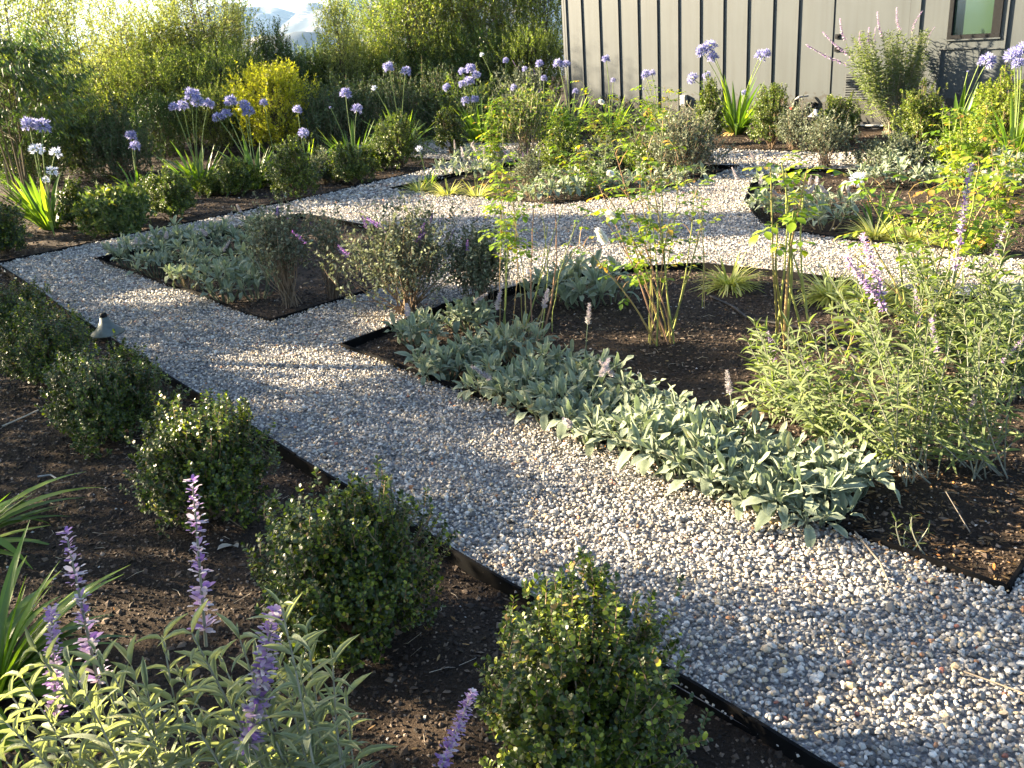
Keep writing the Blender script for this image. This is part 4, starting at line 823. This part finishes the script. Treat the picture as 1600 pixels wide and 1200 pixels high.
def agap(px,py,heads,label,seed,nl=26,Ll=.45,hs=1.0,white=False,base=None,dry=2):
    x,y=G(px,py) if base is None else base; z0=gz(x,y); r_=random.Random(seed)
    Ll*=1.55; nl=int(nl*2.0)
    o=empty('agapanthus',(x,y,z0),label,'agapanthus','agapanthus clumps')
    for k in range(nl):
        a=r_.uniform(0,2*pi); e=r_.uniform(.85,1.5); obj('leaf',r_.choice(AGV),o,leaf_M((cos(a)*.07,sin(a)*.07,-.01),hd(a,e),(-cos(a)*.5,-sin(a)*.5,1),Ll*r_.uniform(.65,1.15)))
    for k in range(dry):
        a=r_.uniform(0,2*pi); obj('dry_leaf',DRYV,o,leaf_M((cos(a)*.05,sin(a)*.05,.02),hd(a,.5),(0,0,1),Ll*.5))
    for i,hh in enumerate(heads):
        hx,hy=hh[:2]; sc=(hh[2] if len(hh)>2 else 1.0)*hs; T=atY(hx,hy,y+r_.uniform(-.1,.12))-np.array([x,y,z0]); b=Buf()
        s0=np.array([r_.uniform(-.05,.05),r_.uniform(-.05,.05),-.01]); mid=np.array([T[0]*.30,T[1]*.3,T[2]*.6]); ts=np.linspace(0,1,8)[:,None]; P=(1-ts)**2*s0+2*ts*(1-ts)*mid+ts**2*T
        tube(b,P,.0065,.0045,6,r_.random()); st=obj('stalk',b.mesh('stalk','agastem'),o)
        tn=unit(T-mid); q=Vector((0,0,1)).rotation_difference(Vector(tn)); me=(UW if (white or (len(hh)>3)) else UM)[i%2]
        obj('flower_head',me,st,Matrix.Translation(T)@q.to_matrix().to_4x4()@Matrix.Rotation(r_.uniform(0,6),4,'Z')@Matrix.Scale(sc*1.14*r_.uniform(.92,1.08),4))
    return o
agap(78,352,[(46,196),(66,198),(58,235,.9,1),(86,240,.9,1),(82,268,.7,1),(72,282,.5,1)],'agapanthus clump at far left with bright strap leaves, blue and pale blooms',601,30,.42)
agap(216,300,[(205,213,.85),(211,229,.8)],'agapanthus with two blooms stacked on close stalks, in front of the big rosemary',602,10,.30)
agap(312,292,[(272,168,.8),(286,166,.9),(300,150,1.1),(308,160,1.0),(326,163,.8)],'agapanthus clump with a wide cluster of violet blooms left of centre-left',603,30,.42)
agap(400,290,[(340,184,.75),(354,179,.85),(361,159,1.0),(382,165,.85),(388,175,.85)],'agapanthus clump whose bloom cluster stands left of the yellow shrub',604,28,.42)
agap(430,260,[(412,161,.75)],'single agapanthus bloom on a tall stalk against the yellow shrub',605,8,.30)
agap(478,272,[(465,172,.7),(474,209,.9)],'agapanthus with a small bloom and a bigger low one above a box shrub',606,18,.36)
agap(552,262,[(540,147,.95),(558,171,.85),(516,168,.2)],'agapanthus clump with two blooms above a fan of upright leaves in mid border',607,30,.42)
agap(630,240,[(607,106,.9),(634,112,.85),(585,138,.5,1)],'agapanthus clump with two high blooms in front of the sunlit hedge',608,28,.46)
agap(668,290,[(655,233,.5,1)],'small pale agapanthus bloom leaning at the opening of the far gravel path',609,6,.20)
agap(750,222,[(735,108,.9),(744,118,.8),(733,128,1.0),(722,132,.7),(698,137,.8),(728,158,.9),(742,156,.8),(722,112,.7)],'crowded agapanthus group with many violet blooms far behind the upper bed',610,34,.5)
agap(795,205,[(790,95,.7),(753,86,.5,1)],'thin agapanthus with a flat bloom high against the hedge',611,12,.4)
agap(850,215,[(843,100,.8),(820,108,.5),(850,123,.7),(803,137,.6)],'agapanthus group left of the building corner',612,20,.42)
agap(893,205,[(872,100,1.0),(885,101,.8),(899,143,.6)],'agapanthus at the building corner with a large pale violet bloom',613,20,.42)
agap(958,205,[(947,93,.8),(958,126,.5)],'agapanthus by the left part of the wall with one small and one tiny bloom',614,14,.40)
agap(1028,205,[(1009,117,.85),(1019,115,.6),(1005,139,.2)],'agapanthus before the wall with a flat double bloom',615,16,.40)
agap(1150,206,[(1096,80,1.1),(1110,74,1.15),(1114,90,.9),(1083,123,1.0),(1105,119,.8),(1188,88,1.05),(1197,84,.8),(1163,146,.6)],'largest agapanthus of all, spreading stalks in front of the wall centre',616,46,.52,dry=6)
agap(1492,222,[(1543,96,1.15),(1512,112,.15),(1530,100,.3)],'agapanthus with a round pale bloom on leaning stalks under the window',617,28,.46,dry=5)
agap(1585,250,[(1583,88,.95),(1597,80,.9),(1590,100,.7)],'agapanthus at the right picture edge above the yellow-green shrub',618,16,.4)
agap(1372,345,[(1340,281,.7,1)],'small starry pale agapanthus bloom over the right bed',619,8,.22)
# strap-leaved clumps cut by the left edge, near
def fgaga(base,L_,nl,label,seed,azs,eh=(.3,1.2)):
    x,y=base; r_=random.Random(seed); o=empty('agapanthus',(x,y,gz(x,y)),label,'agapanthus','agapanthus clumps')
    for k in range(nl):
        a=r_.uniform(*azs); e=r_.uniform(*eh); obj('leaf',r_.choice(AGV),o,leaf_M((cos(a)*.04,sin(a)*.04,0),hd(a,e),(-cos(a)*.5,-sin(a)*.5,1),L_*r_.uniform(.6,1.1)))
    return o
fgaga(tuple(G(-75,850)),.50,30,'leaves of an agapanthus reaching in from the left edge over dark soil',620,(-1.0,1.2),(.35,1.15))
fgaga(tuple(G(-30,1075)),.46,70,'bushy arching agapanthus leaves at the left edge, above the leafy sage',621,(-1.2,3.0),(.55,1.4))
fgaga((-.66,1.50),.30,12,'upright broad agapanthus leaves rising between the sage stems at bottom left',622,(0,6.2),(1.0,1.45))

# ---- roses -----------------------------------------------------------------
def rose_leaf_mesh(seed):
    b=Buf(); r_=np.random.default_rng(seed); tube(b,[(0,0,0),(0,.5,.01),(0,.75,0)],.012,.006,3)
    for (x,y,a,s_) in ((0,.72,0,.42),(.04,.5,-1.0,.34),(-.04,.5,1.0,.34),(.03,.24,-1.1,.28),(-.03,.24,1.1,.28)):
        V,Fc,rim=strip(4,ovalp,s_,s_*.62,r_.uniform(.2,.9),.18); ca,sa=cos(a),sin(a); V=np.stack([V[:,0]*ca-V[:,1]*sa+x,V[:,0]*sa+V[:,1]*ca+y,V[:,2]],1); b.add(V,Fc,r_.random()*.25,rim)
    return b.mesh('rose_leaf','rose',True)
RL=[rose_leaf_mesh(90+i) for i in range(5)]
def rose_flower():
    b=Buf(); r_=np.random.default_rng(5)
    for ring,(n,e,L_) in enumerate(((5,1.35,.018),(8,1.0,.024),(9,.6,.028),(9,.15,.030),(6,-.3,.024))):
        a=np.arange(n)*2*pi/n+ring; d=np.stack([np.cos(a)*cos(e),np.sin(a)*cos(e),np.full(n,sin(e))],1); scatter(b,OVAL,d*.004,d,np.tile([0,0,1.],(n,1)),L_,L_*1.25,r_.uniform(0,1,n))
    return b.mesh('flower','roseflower',True)
RF=rose_flower()
def rose(px,py,canes,label,seed,leafL=.11,dens=.04,flowers=(),r=.006,brown=0,low=.35,side=1,base=None):
    """canes: list of (tip px, tip py, leafy 0..1)"""
    x,y=G(px,py) if base is None else base; z0=gz(x,y); r_=random.Random(seed); o=empty('rose_bush',(x,y,z0),label,'rose bush')
    b=Buf(); nleaf=0
    for ci,(tx,ty,lf) in enumerate(canes):
        T=atY(tx,ty,y+r_.uniform(-.15,.15))-np.array([x,y,z0]); s0=np.array([r_.uniform(-.09,.09),r_.uniform(-.09,.09),-.02]); mid=s0*.4+T*np.array([.45,.4,.5])+np.array([r_.uniform(-.09,.09),r_.uniform(-.05,.05),0])
        ts=np.linspace(0,1,10)[:,None]; P=(1-ts)**2*s0+2*ts*(1-ts)*mid+ts**2*T+np.array([[r_.uniform(-.004,.004) for _ in range(3)] for _ in range(10)])
        tube(b,P,r*.8*r_.uniform(.7,1.3),r*.33,6,r_.uniform(0,.6),mi=1 if ci<brown else 0)
        n=int(np.linalg.norm(T)*(1-low)/dens*lf)
        for q in range(n+ (2 if lf>0 else 0)):
            t=low+(1-low)*((q+.7)/(n+1.2)) if n else .95; t=min(t,1.0); p_=(1-t)**2*s0+2*t*(1-t)*mid+t*t*T; a=r_.uniform(0,2*pi)
            if side and r_.random()<.45:   # short side shoot
                e_=p_+hd(a,.8)*r_.uniform(.04,.12); tube(b,[p_,(p_+e_)/2+[0,0,.01],e_],r*.35,r*.2,4,.5); p_=e_
            d=hd(a,r_.uniform(-.35,.5)); obj('leaf',RL[nleaf%5],o,leaf_M(p_,d,(0,0,1),leafL*r_.uniform(.6,1.15))); nleaf+=1
    obj('cane',b.mesh('cane',['cane','canebrown']),o)
    for (fx,fy,s_) in flowers:
        P=atY(fx,fy,y-.20)-np.array([x,y,z0]); obj('flower',RF,o,Matrix.Translation(P)@Matrix.Rotation(r_.uniform(0,6),4,'Z')@Matrix.Rotation(r_.uniform(.4,1.0),4,'X')@Matrix.Scale(s_,4))
    return o
rose(1032,525,[(935,290,1),(950,350,1.2),(962,240,1.2),(990,200,1.2),(1010,230,.9),(1035,205,.8),(1060,250,.7),(1000,300,.8),(1085,300,.7),(905,380,.9),(975,330,.8),(1015,330,.6),(1045,350,.4),(945,300,.8),(1100,330,.5)],
  'tall rose bush with green canes and white blooms in the middle bed',701,.12,.05,[(940,374,1.15),(952,337,1.0),(953,272,.7),(935,364,.95)],.0065,3,.45)
rose(1082,470,[(1083,285,.25),(1095,300,.3)],'single tall rose cane with leaf tuft, right of the white rose bush',702,.09,.08,r=.004,low=.9)
rose(1242,528,[(1205,260,1),(1222,255,.9),(1258,270,1),(1215,350,.8),(1240,330,.5),(1232,380,.2),(1262,262,.5),(1228,262,1)],
  'rose bush of thick bare green canes with drooping leaves on top, between grass tufts',703,.165,.08,r=.010,low=.70,side=0)
rose(838,508,[(838,280,.12),(866,312,0),(880,320,0),(845,330,0),(905,380,.2),(855,352,.0),(900,350,.3)],'rose bush with nearly leafless upright canes and one yellow tip',704,.07,.10,r=.006,brown=2,low=.93)
rose(802,505,[(785,258,1.4),(800,290,1.2),(770,262,1.3),(815,300,.9),(780,300,1.2),(800,330,1.0),(795,270,1.2)],'slender rose bush with a yellow-green leafy column, left of the bare canes',705,.11,.035,r=.005,low=.5)
rose(1440,505,[(1335,400,.3),(1560,280,.9),(1380,290,.7),(1450,295,.8),(1500,300,.8),(1475,330,.9),(1540,340,.9),(1400,330,.6),(1345,290,.3),(1420,300,.9),(1590,370,.8),(1530,260,.8),(1350,360,.4)],
  'rose bush with a thick brown stem and large lime leaves at right',706,.165,.07,r=.008,brown=2,low=.5)
rose(1310,560,[(1340,400,.0),(1352,420,0),(1300,470,0)],'thin leafless green rose shoots left of the thick brown rose stem',707,.07,.1,r=.005,low=.9)
for i,(px,py,cx,cy,wx,wy,n,lab,fl) in enumerate(((875,240,875,170,40,40,14,'lime-leaved rose bush in front of the building corner',[]),(945,245,940,180,38,42,16,'lime-leaved rose bush with one small white bloom before the wall',[(939,160,1.4)]),
   (1000,250,1000,205,35,45,14,'open rose bush right of the small white bloom, before the wall',[]),(1055,245,1040,170,35,45,12,'airy rose bush overlapping the large twiggy bush',[]),(770,262,762,190,35,35,13,'leafy green rose bush in the upper bed left of the bare-stemmed sage',[]),
   (925,300,915,240,55,32,12,'low rose bush in the upper bed over the shaded lamb\'s ear',[]),(1500,300,1500,215,50,50,13,'rose bush with long lime shoots under the window',[]),(1570,345,1560,270,40,55,13,'dense lime-green rose bush at the right edge',[]),(1530,390,1520,340,55,35,14,'dark green rose bush low at the right, behind the violet spike',[]))):
    r_=random.Random(800+i); rose(px,py,[(cx+r_.uniform(-wx,wx),cy+r_.uniform(-wy,wy),r_.uniform(.8,1.3)) for _ in range(n)],lab,820+i,.15,.05,fl,.005,1,.2)

# ---- trees and hedge -------------------------------------------------------
def tree_mesh(seed,R,Hh,nshoot,lps,leaf,wfrac,mname,low=.05,shape='oval',up=1.0,droop=0.0,spread=.3,sl=(.35,.75)):
    global rng; keep=rng; rng=np.random.default_rng(seed)
    b=Buf(); bt=Buf(); nst=rng.integers(3,6); stems=[]
    for q in range(nst):
        a=rng.uniform(0,2*pi); top=np.array([cos(a)*R*rng.uniform(.1,.5),sin(a)*R*rng.uniform(.1,.5),Hh*rng.uniform(.75,.95)]); s0=np.array([cos(a)*.05,sin(a)*.05,-.05]); mid=s0*.3+top*[.35,.35,.5]
        ts=np.linspace(0,1,8)[:,None]; P=(1-ts)**2*s0+2*ts*(1-ts)*mid+ts**2*top; tube(bt,P,.022*Hh/3,.004,6,rng.random()*.5); stems.append((s0,mid,top))
    si=rng.integers(0,nst,nshoot); t=rng.uniform(low,1,nshoot)**.85
    S0=np.array([s_[0] for s_ in stems])[si]; Mi=np.array([s_[1] for s_ in stems])[si]; Tp=np.array([s_[2] for s_ in stems])[si]; tt=t[:,None]
    org=(1-tt)**2*S0+2*tt*(1-tt)*Mi+tt**2*Tp
    a=rng.uniform(0,2*pi,nshoot); wid=R*np.where(t<.6,.55+.75*t,1.0-(t-.6)*1.6)*rng.uniform(.45,1.15,nshoot)*(1+.3*np.sin(a*3+seed)*np.sin(t*9))
    bend=org+np.stack([np.cos(a)*wid,np.sin(a)*wid,wid*.35],1)
    d=unit(np.stack([np.cos(a)*.45,np.sin(a)*.45,np.full(nshoot,up)],1)+rng.normal(0,spread,(nshoot,3))); Ls=rng.uniform(sl[0],sl[1],nshoot)*Hh/3
    tip=bend+d*Ls[:,None]; A=bend-d*(Ls*.15)[:,None]
    tubes_fast(bt,org,(org+bend)/2+[0,0,.02],bend,.004*Hh/3,rng.uniform(0,.5,nshoot)); tubes_fast(bt,bend,(bend+tip)/2,tip,.002,rng.uniform(0,.5,nshoot))
    for q in range(lps):
        u=(q+rng.random(nshoot))/lps; pos=A+(tip-A)*u[:,None]; 
        ld=unit(unit(np.cross(d,rand_dirs(nshoot)))*.8+d*.7-np.array([0,0,droop])); sz=leaf*rng.uniform(.6,1.2,nshoot)*(1-.3*u)
        cl=.5+.35*np.sin(pos[:,0]*4+seed)*np.sin(pos[:,2]*3.5); scatter(b,DIAM,pos,ld,rand_dirs(nshoot)+[0,0,.8],sz,sz*wfrac,np.clip(rng.normal(.40,.20,nshoot)+.3*(cl-.5)+.15*(u-.5),0,.99))
    m1=b.mesh('crown',mname); m2=bt.mesh('trunk','hedgetwig'); rng=keep; return m1,m2
TV={}
def treev(key,*a,**k):
    TV[key]=tree_mesh(*a,**k)
treev('h1',901,.95,3.1,560,26,.075,.36,'hedge'); treev('h2',902,.85,3.0,540,26,.07,.36,'hedge',up=1.3); treev('h3',903,1.0,2.8,620,26,.065,.38,'hedge')
treev('p1',904,.8,3.2,270,22,.075,.32,'hedgepale',up=1.1,sl=(.5,1.0)); treev('n1',905,.38,2.6,330,24,.065,.36,'hedgepale',up=1.8)
treev('d1',906,.42,2.3,420,24,.07,.36,'hedgedark',up=1.6); treev('l1',907,.95,1.7,620,22,.085,.34,'hedgedark',low=.02); treev('l2',908,.95,1.8,620,24,.065,.34,'hedge',low=.02)
treev('y1',909,.62,1.5,560,18,.07,.48,'yellow'); treev('peach',910,.85,2.4,300,26,.12,.24,'peach',droop=1.3,up=.2,low=.35)
def hedge_tree(kind,px,Y,label,name='hedge_tree',s=1.0,h=None,rz=0,cat='tree',group='trees of the hedge behind the garden'):
    x=atY(px,200,Y)[0]; z0=gz(x,Y); o=empty(name,(x,Y,z0),label,cat,group,rz); m1,m2=TV[kind]
    for nm,me in (('crown',m1),('trunk',m2)):
        c=obj(nm,me,o); c.scale=(s,s,h or s)
        if nm=='crown': c['kind']='stuff'
    return o
HT=[('p1',28,15.2,'feathery pale hedge tree at the left picture edge',1.1),('p1',95,16.4,'thin see-through hedge tree left of the open bright sky gap',1.0),('p1',140,17.2,'airy silvery hedge tree standing in the bright sky gap at left',1.05),
 ('p1',215,18.6,'full hedge tree behind the big rosemary',1.0),('h2',262,19.2,'tall hedge tree just left of the violet bloom cluster, reaching the top edge',.9),('p1',322,19.6,'lime-lit hedge tree above the violet bloom cluster',1.15),
 ('p1',352,19.2,'slender pale hedge tree left of the mountain view',1.15),('n1',388,20.0,'thin pale hedge tree at the left edge of the mountain view',1.05),
 ('d1',454,18.6,'dark conical hedge tree standing before the mountains',.92),('n1',552,19.2,'narrow pillar-like pale hedge tree right of the mountain gap',1.05),
 ('h3',622,20.6,'low-shouldered hedge tree right of the narrow pillar tree',.9),('h1',664,20.2,'brightly lit hedge tree in the centre of the hedge',1.05),('h2',702,20.8,'hedge tree above the crowded violet agapanthus group',1.22),
 ('h3',752,20.6,'dense hedge tree second from the building corner',1.22),('h1',800,21.0,'dense hedge tree beside the building corner',1.15),('h2',846,20.2,'last hedge tree, touching the building corner',1.15)]
for i,(k,px,Y,lab,s_) in enumerate(HT): hedge_tree(k,px,Y,lab,s=s_,rz=i*1.7)
LT=[('l2',205,18.9,'mid-height lime hedge plant behind the big rosemary',1.15),('l2',318,19.4,'mid-height lime hedge plant behind the violet bloom cluster',1.2),('l2',15,14.4,'mid-height lime hedge plant at the left picture edge',1.1),('l1',25,12.9,'dark low bush behind the stakes at the left edge',.62),('l2',60,13.9,'low bushy hedge plant at far left behind the staked peach tree',.95),('l1',150,18.0,'dark low hedge plant in the gap behind the rosemary',.9),('l2',240,17.4,'low bushy hedge plant right of the big rosemary',.95),('l1',300,18.2,'dark low hedge plant behind the violet bloom cluster',.95),
 ('l2',350,18.0,'low bushy hedge plant left of the yellow shrub',.95),('l1',400,18.8,'dark low hedge plant behind the yellow shrub',.9),('l2',505,19.8,'low hedge plant under the mountain view',.9),('l1',540,20.0,'dark low hedge plant right of the mountain view',.9),
 ('l2',590,19.6,'low bushy hedge plant behind the two high agapanthus blooms',.9),('l1',650,20.0,'dark low hedge plant behind the sunlit rosemary',.95),('l2',715,19.9,'low bushy hedge plant behind the crowded agapanthus',.95),('l1',775,19.4,'dark low hedge plant left of the building corner',.95),('l2',835,19.0,'low bushy hedge plant touching the building corner',.9),('l1',455,19.5,'dark low hedge plant beneath the conical tree',.85),('l1',250,16.2,'dark broad low bush in front of the hedge beside the big rosemary',.62),('l2',340,16.4,'green broad low bush between violet bloom clusters and hedge',.62),('l1',120,14.6,'dark broad low bush between the far-left agapanthus and the rosemary',.6),('l1',395,16.6,'dark broad low bush left under the yellow shrub',.5),('l2',480,16.8,'green broad low bush right under the yellow shrub',.5)]
for i,(k,px,Y,lab,s_) in enumerate(LT): hedge_tree(k,px,Y,lab,'hedge_shrub',s=s_,rz=i*2.3,cat='shrub',group='low shrubs of the hedge')
ys=hedge_tree('y1',432,15.6,'bright yellow-leaved shrub in front of the hedge','yellow_shrub',1.0,cat='shrub',group=None)
pt=hedge_tree('peach',8,11.9,'young drooping dark-leaved fruit tree at the left edge, held by a stake','fruit_tree',.95,cat='tree',group=None)
for k,(px,py,tx,ty,lab,m_) in enumerate(((41,305,33,235,'brown wooden stake standing right beside the fruit tree','stake'),(17,310,6,250,'grey leaning stake at the very left under the fruit tree','sagedry'))):
    x,y=G(px,py); T=atY(tx,ty,y); b=Buf(); tube(b,[(0,0,-.1),tuple(T-np.array([x,y,gz(x,y)]))],.022-.006*k,.020-.006*k,8); o=obj('wooden_stake',b.mesh('wooden_stake',m_),loc=(x,y,gz(x,y))); tag(o,lab,'stake','stakes of the fruit tree')

# ---- drip tube and small things --------------------------------------------
def ground_tube(pts,r,name,label,cat,m_,z=.012):
    b=Buf(); P=[G(*p) for p in pts]; P=np.array([(x,y,gz(x,y)+z) for x,y in P]); t=np.linspace(0,len(P)-1,len(P)*5); P=np.stack([np.interp(t,range(len(P)),P[:,i]) for i in range(3)],1)
    tube(b,P,r,r,6); tag(obj(name,b.mesh(name,m_,True)),label,cat)
ground_tube([(1110,455),(1145,470),(1170,487),(1225,497),(1290,520),(1350,560)],.008,'drip_tube','dark drip irrigation tube lying on the soil of the middle bed','hose','hose')
ground_tube([(805,515),(812,500),(806,530),(818,545)],.006,'drip_tube','short loop of drip tube at the foot of the bare rose canes','hose','hose')
ground_tube([(1335,835),(1375,885),(1388,915)],.003,'dry_twig','long pale dry twig lying on the gravel near the bed corner','twig','straw')
ground_tube([(1505,1055),(1560,1075),(1600,1090)],.0022,'dry_twig','thin white straw on the gravel at the right edge','twig','straw')
ground_tube([(0,655),(25,645),(55,632),(62,630)],.004,'dry_twig','whitish curved twig on the dark soil near the left edge','twig','straw')
ground_tube([(55,731),(75,728),(87,737)],.004,'dry_twig','short pale curled stalk on the soil between the strap leaves','twig','white')
for (px,py,az,sz,lab) in ((340,862,.3,.075,'left one of two pale dead leaves on the soil below a box shrub'),(372,856,1.9,.055,'right one of two pale dead leaves on the soil below a box shrub')):
    x,y=G(px,py,-.04); V,Fc,rim=strip(5,lanc,sz,sz*.42,.9,.5); bl=Buf(); bl.add(V,Fc,.6,rim); o=obj('fallen_leaf',bl.mesh('fallen_leaf','straw',True),loc=(x,y,gz(x,y)+.008)); o.rotation_euler=(.25,0,az-1.2); tag(o,lab,'leaf')
b=Buf(); Pt=G(1470,762),G(1519,817); P0=np.array([*Pt[1],gz(*Pt[1])]); P1=atY(1478,768,Pt[1][1]-.0); tube(b,[(0,0,0),tuple(P1-P0)],.002,.0015,5); tag(obj('dry_stalk',b.mesh('dry_stalk','straw'),loc=tuple(P0)),'straight pale stalk leaning out of the soil at the near bed corner','stalk')

# ---- unseen tree line at left, crowns shaped to shade all but the lit patches -------------------------
SN=np.array([-SD[1],SD[0]])      # across the light
def T0f(u): return -6.3 if u<5.0 else -8.8
LIT=[[(160,462),(250,450),(345,452),(430,440),(420,462),(300,480),(170,476)],
 [(330,572),(400,545),(480,537),(560,550),(640,556),(700,575),(650,592),(560,606),(470,612),(410,604),(455,585),(360,582)],
 [(430,625),(475,628),(470,650),(425,645)],
 [(740,690),(900,650),(1000,690),(1130,760),(1250,800),(1420,870),(1560,925),(1440,955),(1200,930),(1060,900),(900,880),(800,912),(700,850),(780,800),(930,765),(830,735)],
 [(1120,1120),(1180,1082),(1330,1076),(1600,1080),(1800,1080),(1800,1135),(1600,1142),(1400,1162),(1260,1150)],
 [(1010,1000),(1090,1012),(1080,1048),(1030,1035)],
 [(-200,912),(130,915),(300,905),(410,895),(430,945),(250,978),(-200,975)],
 [(680,868),(740,880),(800,925),(700,925)],[(560,1050),(800,1085),(800,1180),(560,1180)],
 [(500,298),(640,294),(720,300),(870,318),(850,333),(640,335),(500,332),(300,345)],
 [(700,418),(780,392),(1200,366),(1400,378),(2600,380),(2600,452),(1500,446),(1200,434),(1090,428),(850,442),(700,452)],
 [(1150,575),(1300,500),(2600,470),(2600,960),(1560,900),(1210,780),(1110,650)],
 [(980,690),(1120,700),(1300,790),(1150,800)],[(1230,486),(1420,478),(1420,512),(1230,515)]]
def shade_at(u,h):
    t=T0f(u)+h/TE; P=SN*u+SD*t; px,py,dd=proj([P[0],P[1],0]); px,py,dd=px[0],py[0],dd[0]
    if dd<.5 or py>1250 or px<-150:
        return sin(u*5.3+h*3)*sin(h*7+u*2)>.25
    if py<292: return (sin(u*4.1+1)*sin(h*5+u*3)>.25) 
    for p_ in LIT:
        if inpoly(np.array([px]),np.array([py]),p_)[0]: return False
    if py>560 and sin(u*21+h*9)*sin(h*33+u*7)>.62: return False
    if py<380: return (px>640) or sin(u*9+h*4)>.1
    return True
pts=[]; us=np.arange(-3.5,8.6,.085)
for u in us:
    for h in np.arange(.2,4.6,.05):
        if shade_at(u,h): pts.append((u,h))
pts=np.array(pts); lim=3.9+.4*np.sin(pts[:,0]*2.3)+.25*np.sin(pts[:,0]*6.1); pts=pts[pts[:,1]<lim]
cent=np.arange(-2.9,8.6,1.15)
for i,c in enumerate(cent):
    k=np.abs(pts[:,0]-c)<=.575
    P=pts[k]; 
    if len(P)==0: continue
    nl=22; n_=len(P)*nl; U=np.repeat(P[:,0],nl)+rng.normal(0,.045,n_); Hh=np.repeat(P[:,1],nl)+rng.normal(0,.028,n_); dep=rng.normal(0,.22,n_)
    base=SN*c+SD*T0f(c); off=SN[None]*(U-c)[:,None]+SD[None]*dep[:,None]
    z=Hh+dep*-TE; pos=np.stack([off[:,0],off[:,1],z],1)
    o=empty('unseen_shade_tree',(base[0],base[1],-.05),f'{ORD[i]} unseen tree from the front left of the garden, crown shaped for shade','tree','unseen trees shaped to shade the garden')
    b=Buf(); scatter(b,DIAM,pos,rand_dirs(n_,-.3,1),rand_dirs(n_),rng.uniform(.045,.075,n_),rng.uniform(.026,.04,n_),rng.uniform(0,1,n_))
    f=obj('crown',b.mesh('crown','hedge'),o); f['kind']='stuff'
    b=Buf()
    for q in range(7):
        e=P[rng.integers(0,len(P))]; Lx=(e[0]-c); tube(b,[(0,0,-.1),(SN[0]*Lx*.3,SN[1]*Lx*.3,e[1]*.5),(SN[0]*Lx,SN[1]*Lx,e[1])],.022,.006,6)
    obj('trunk',b.mesh('trunk','bark'),o)

# ---- haze ------------------------------------------------------------------
m,n,out=mat('haze_air'); pv=N(n,'ShaderNodeVolumePrincipled'); pv.inputs['Color'].default_value=(.40,.64,1,1); pv.inputs['Density'].default_value=.00009; pv.inputs['Anisotropy'].default_value=.2
n.links.new(pv.outputs[0],out.inputs['Volume']); MT['haze']=m
b=Buf(); box(b,(0,3500,67),(25000,25600,310)); hz=obj('haze',b.mesh('haze','haze')); hz['kind']='stuff'; hz['label']='pale blue air haze over valley and hills'
bpy.context.view_layer.update()
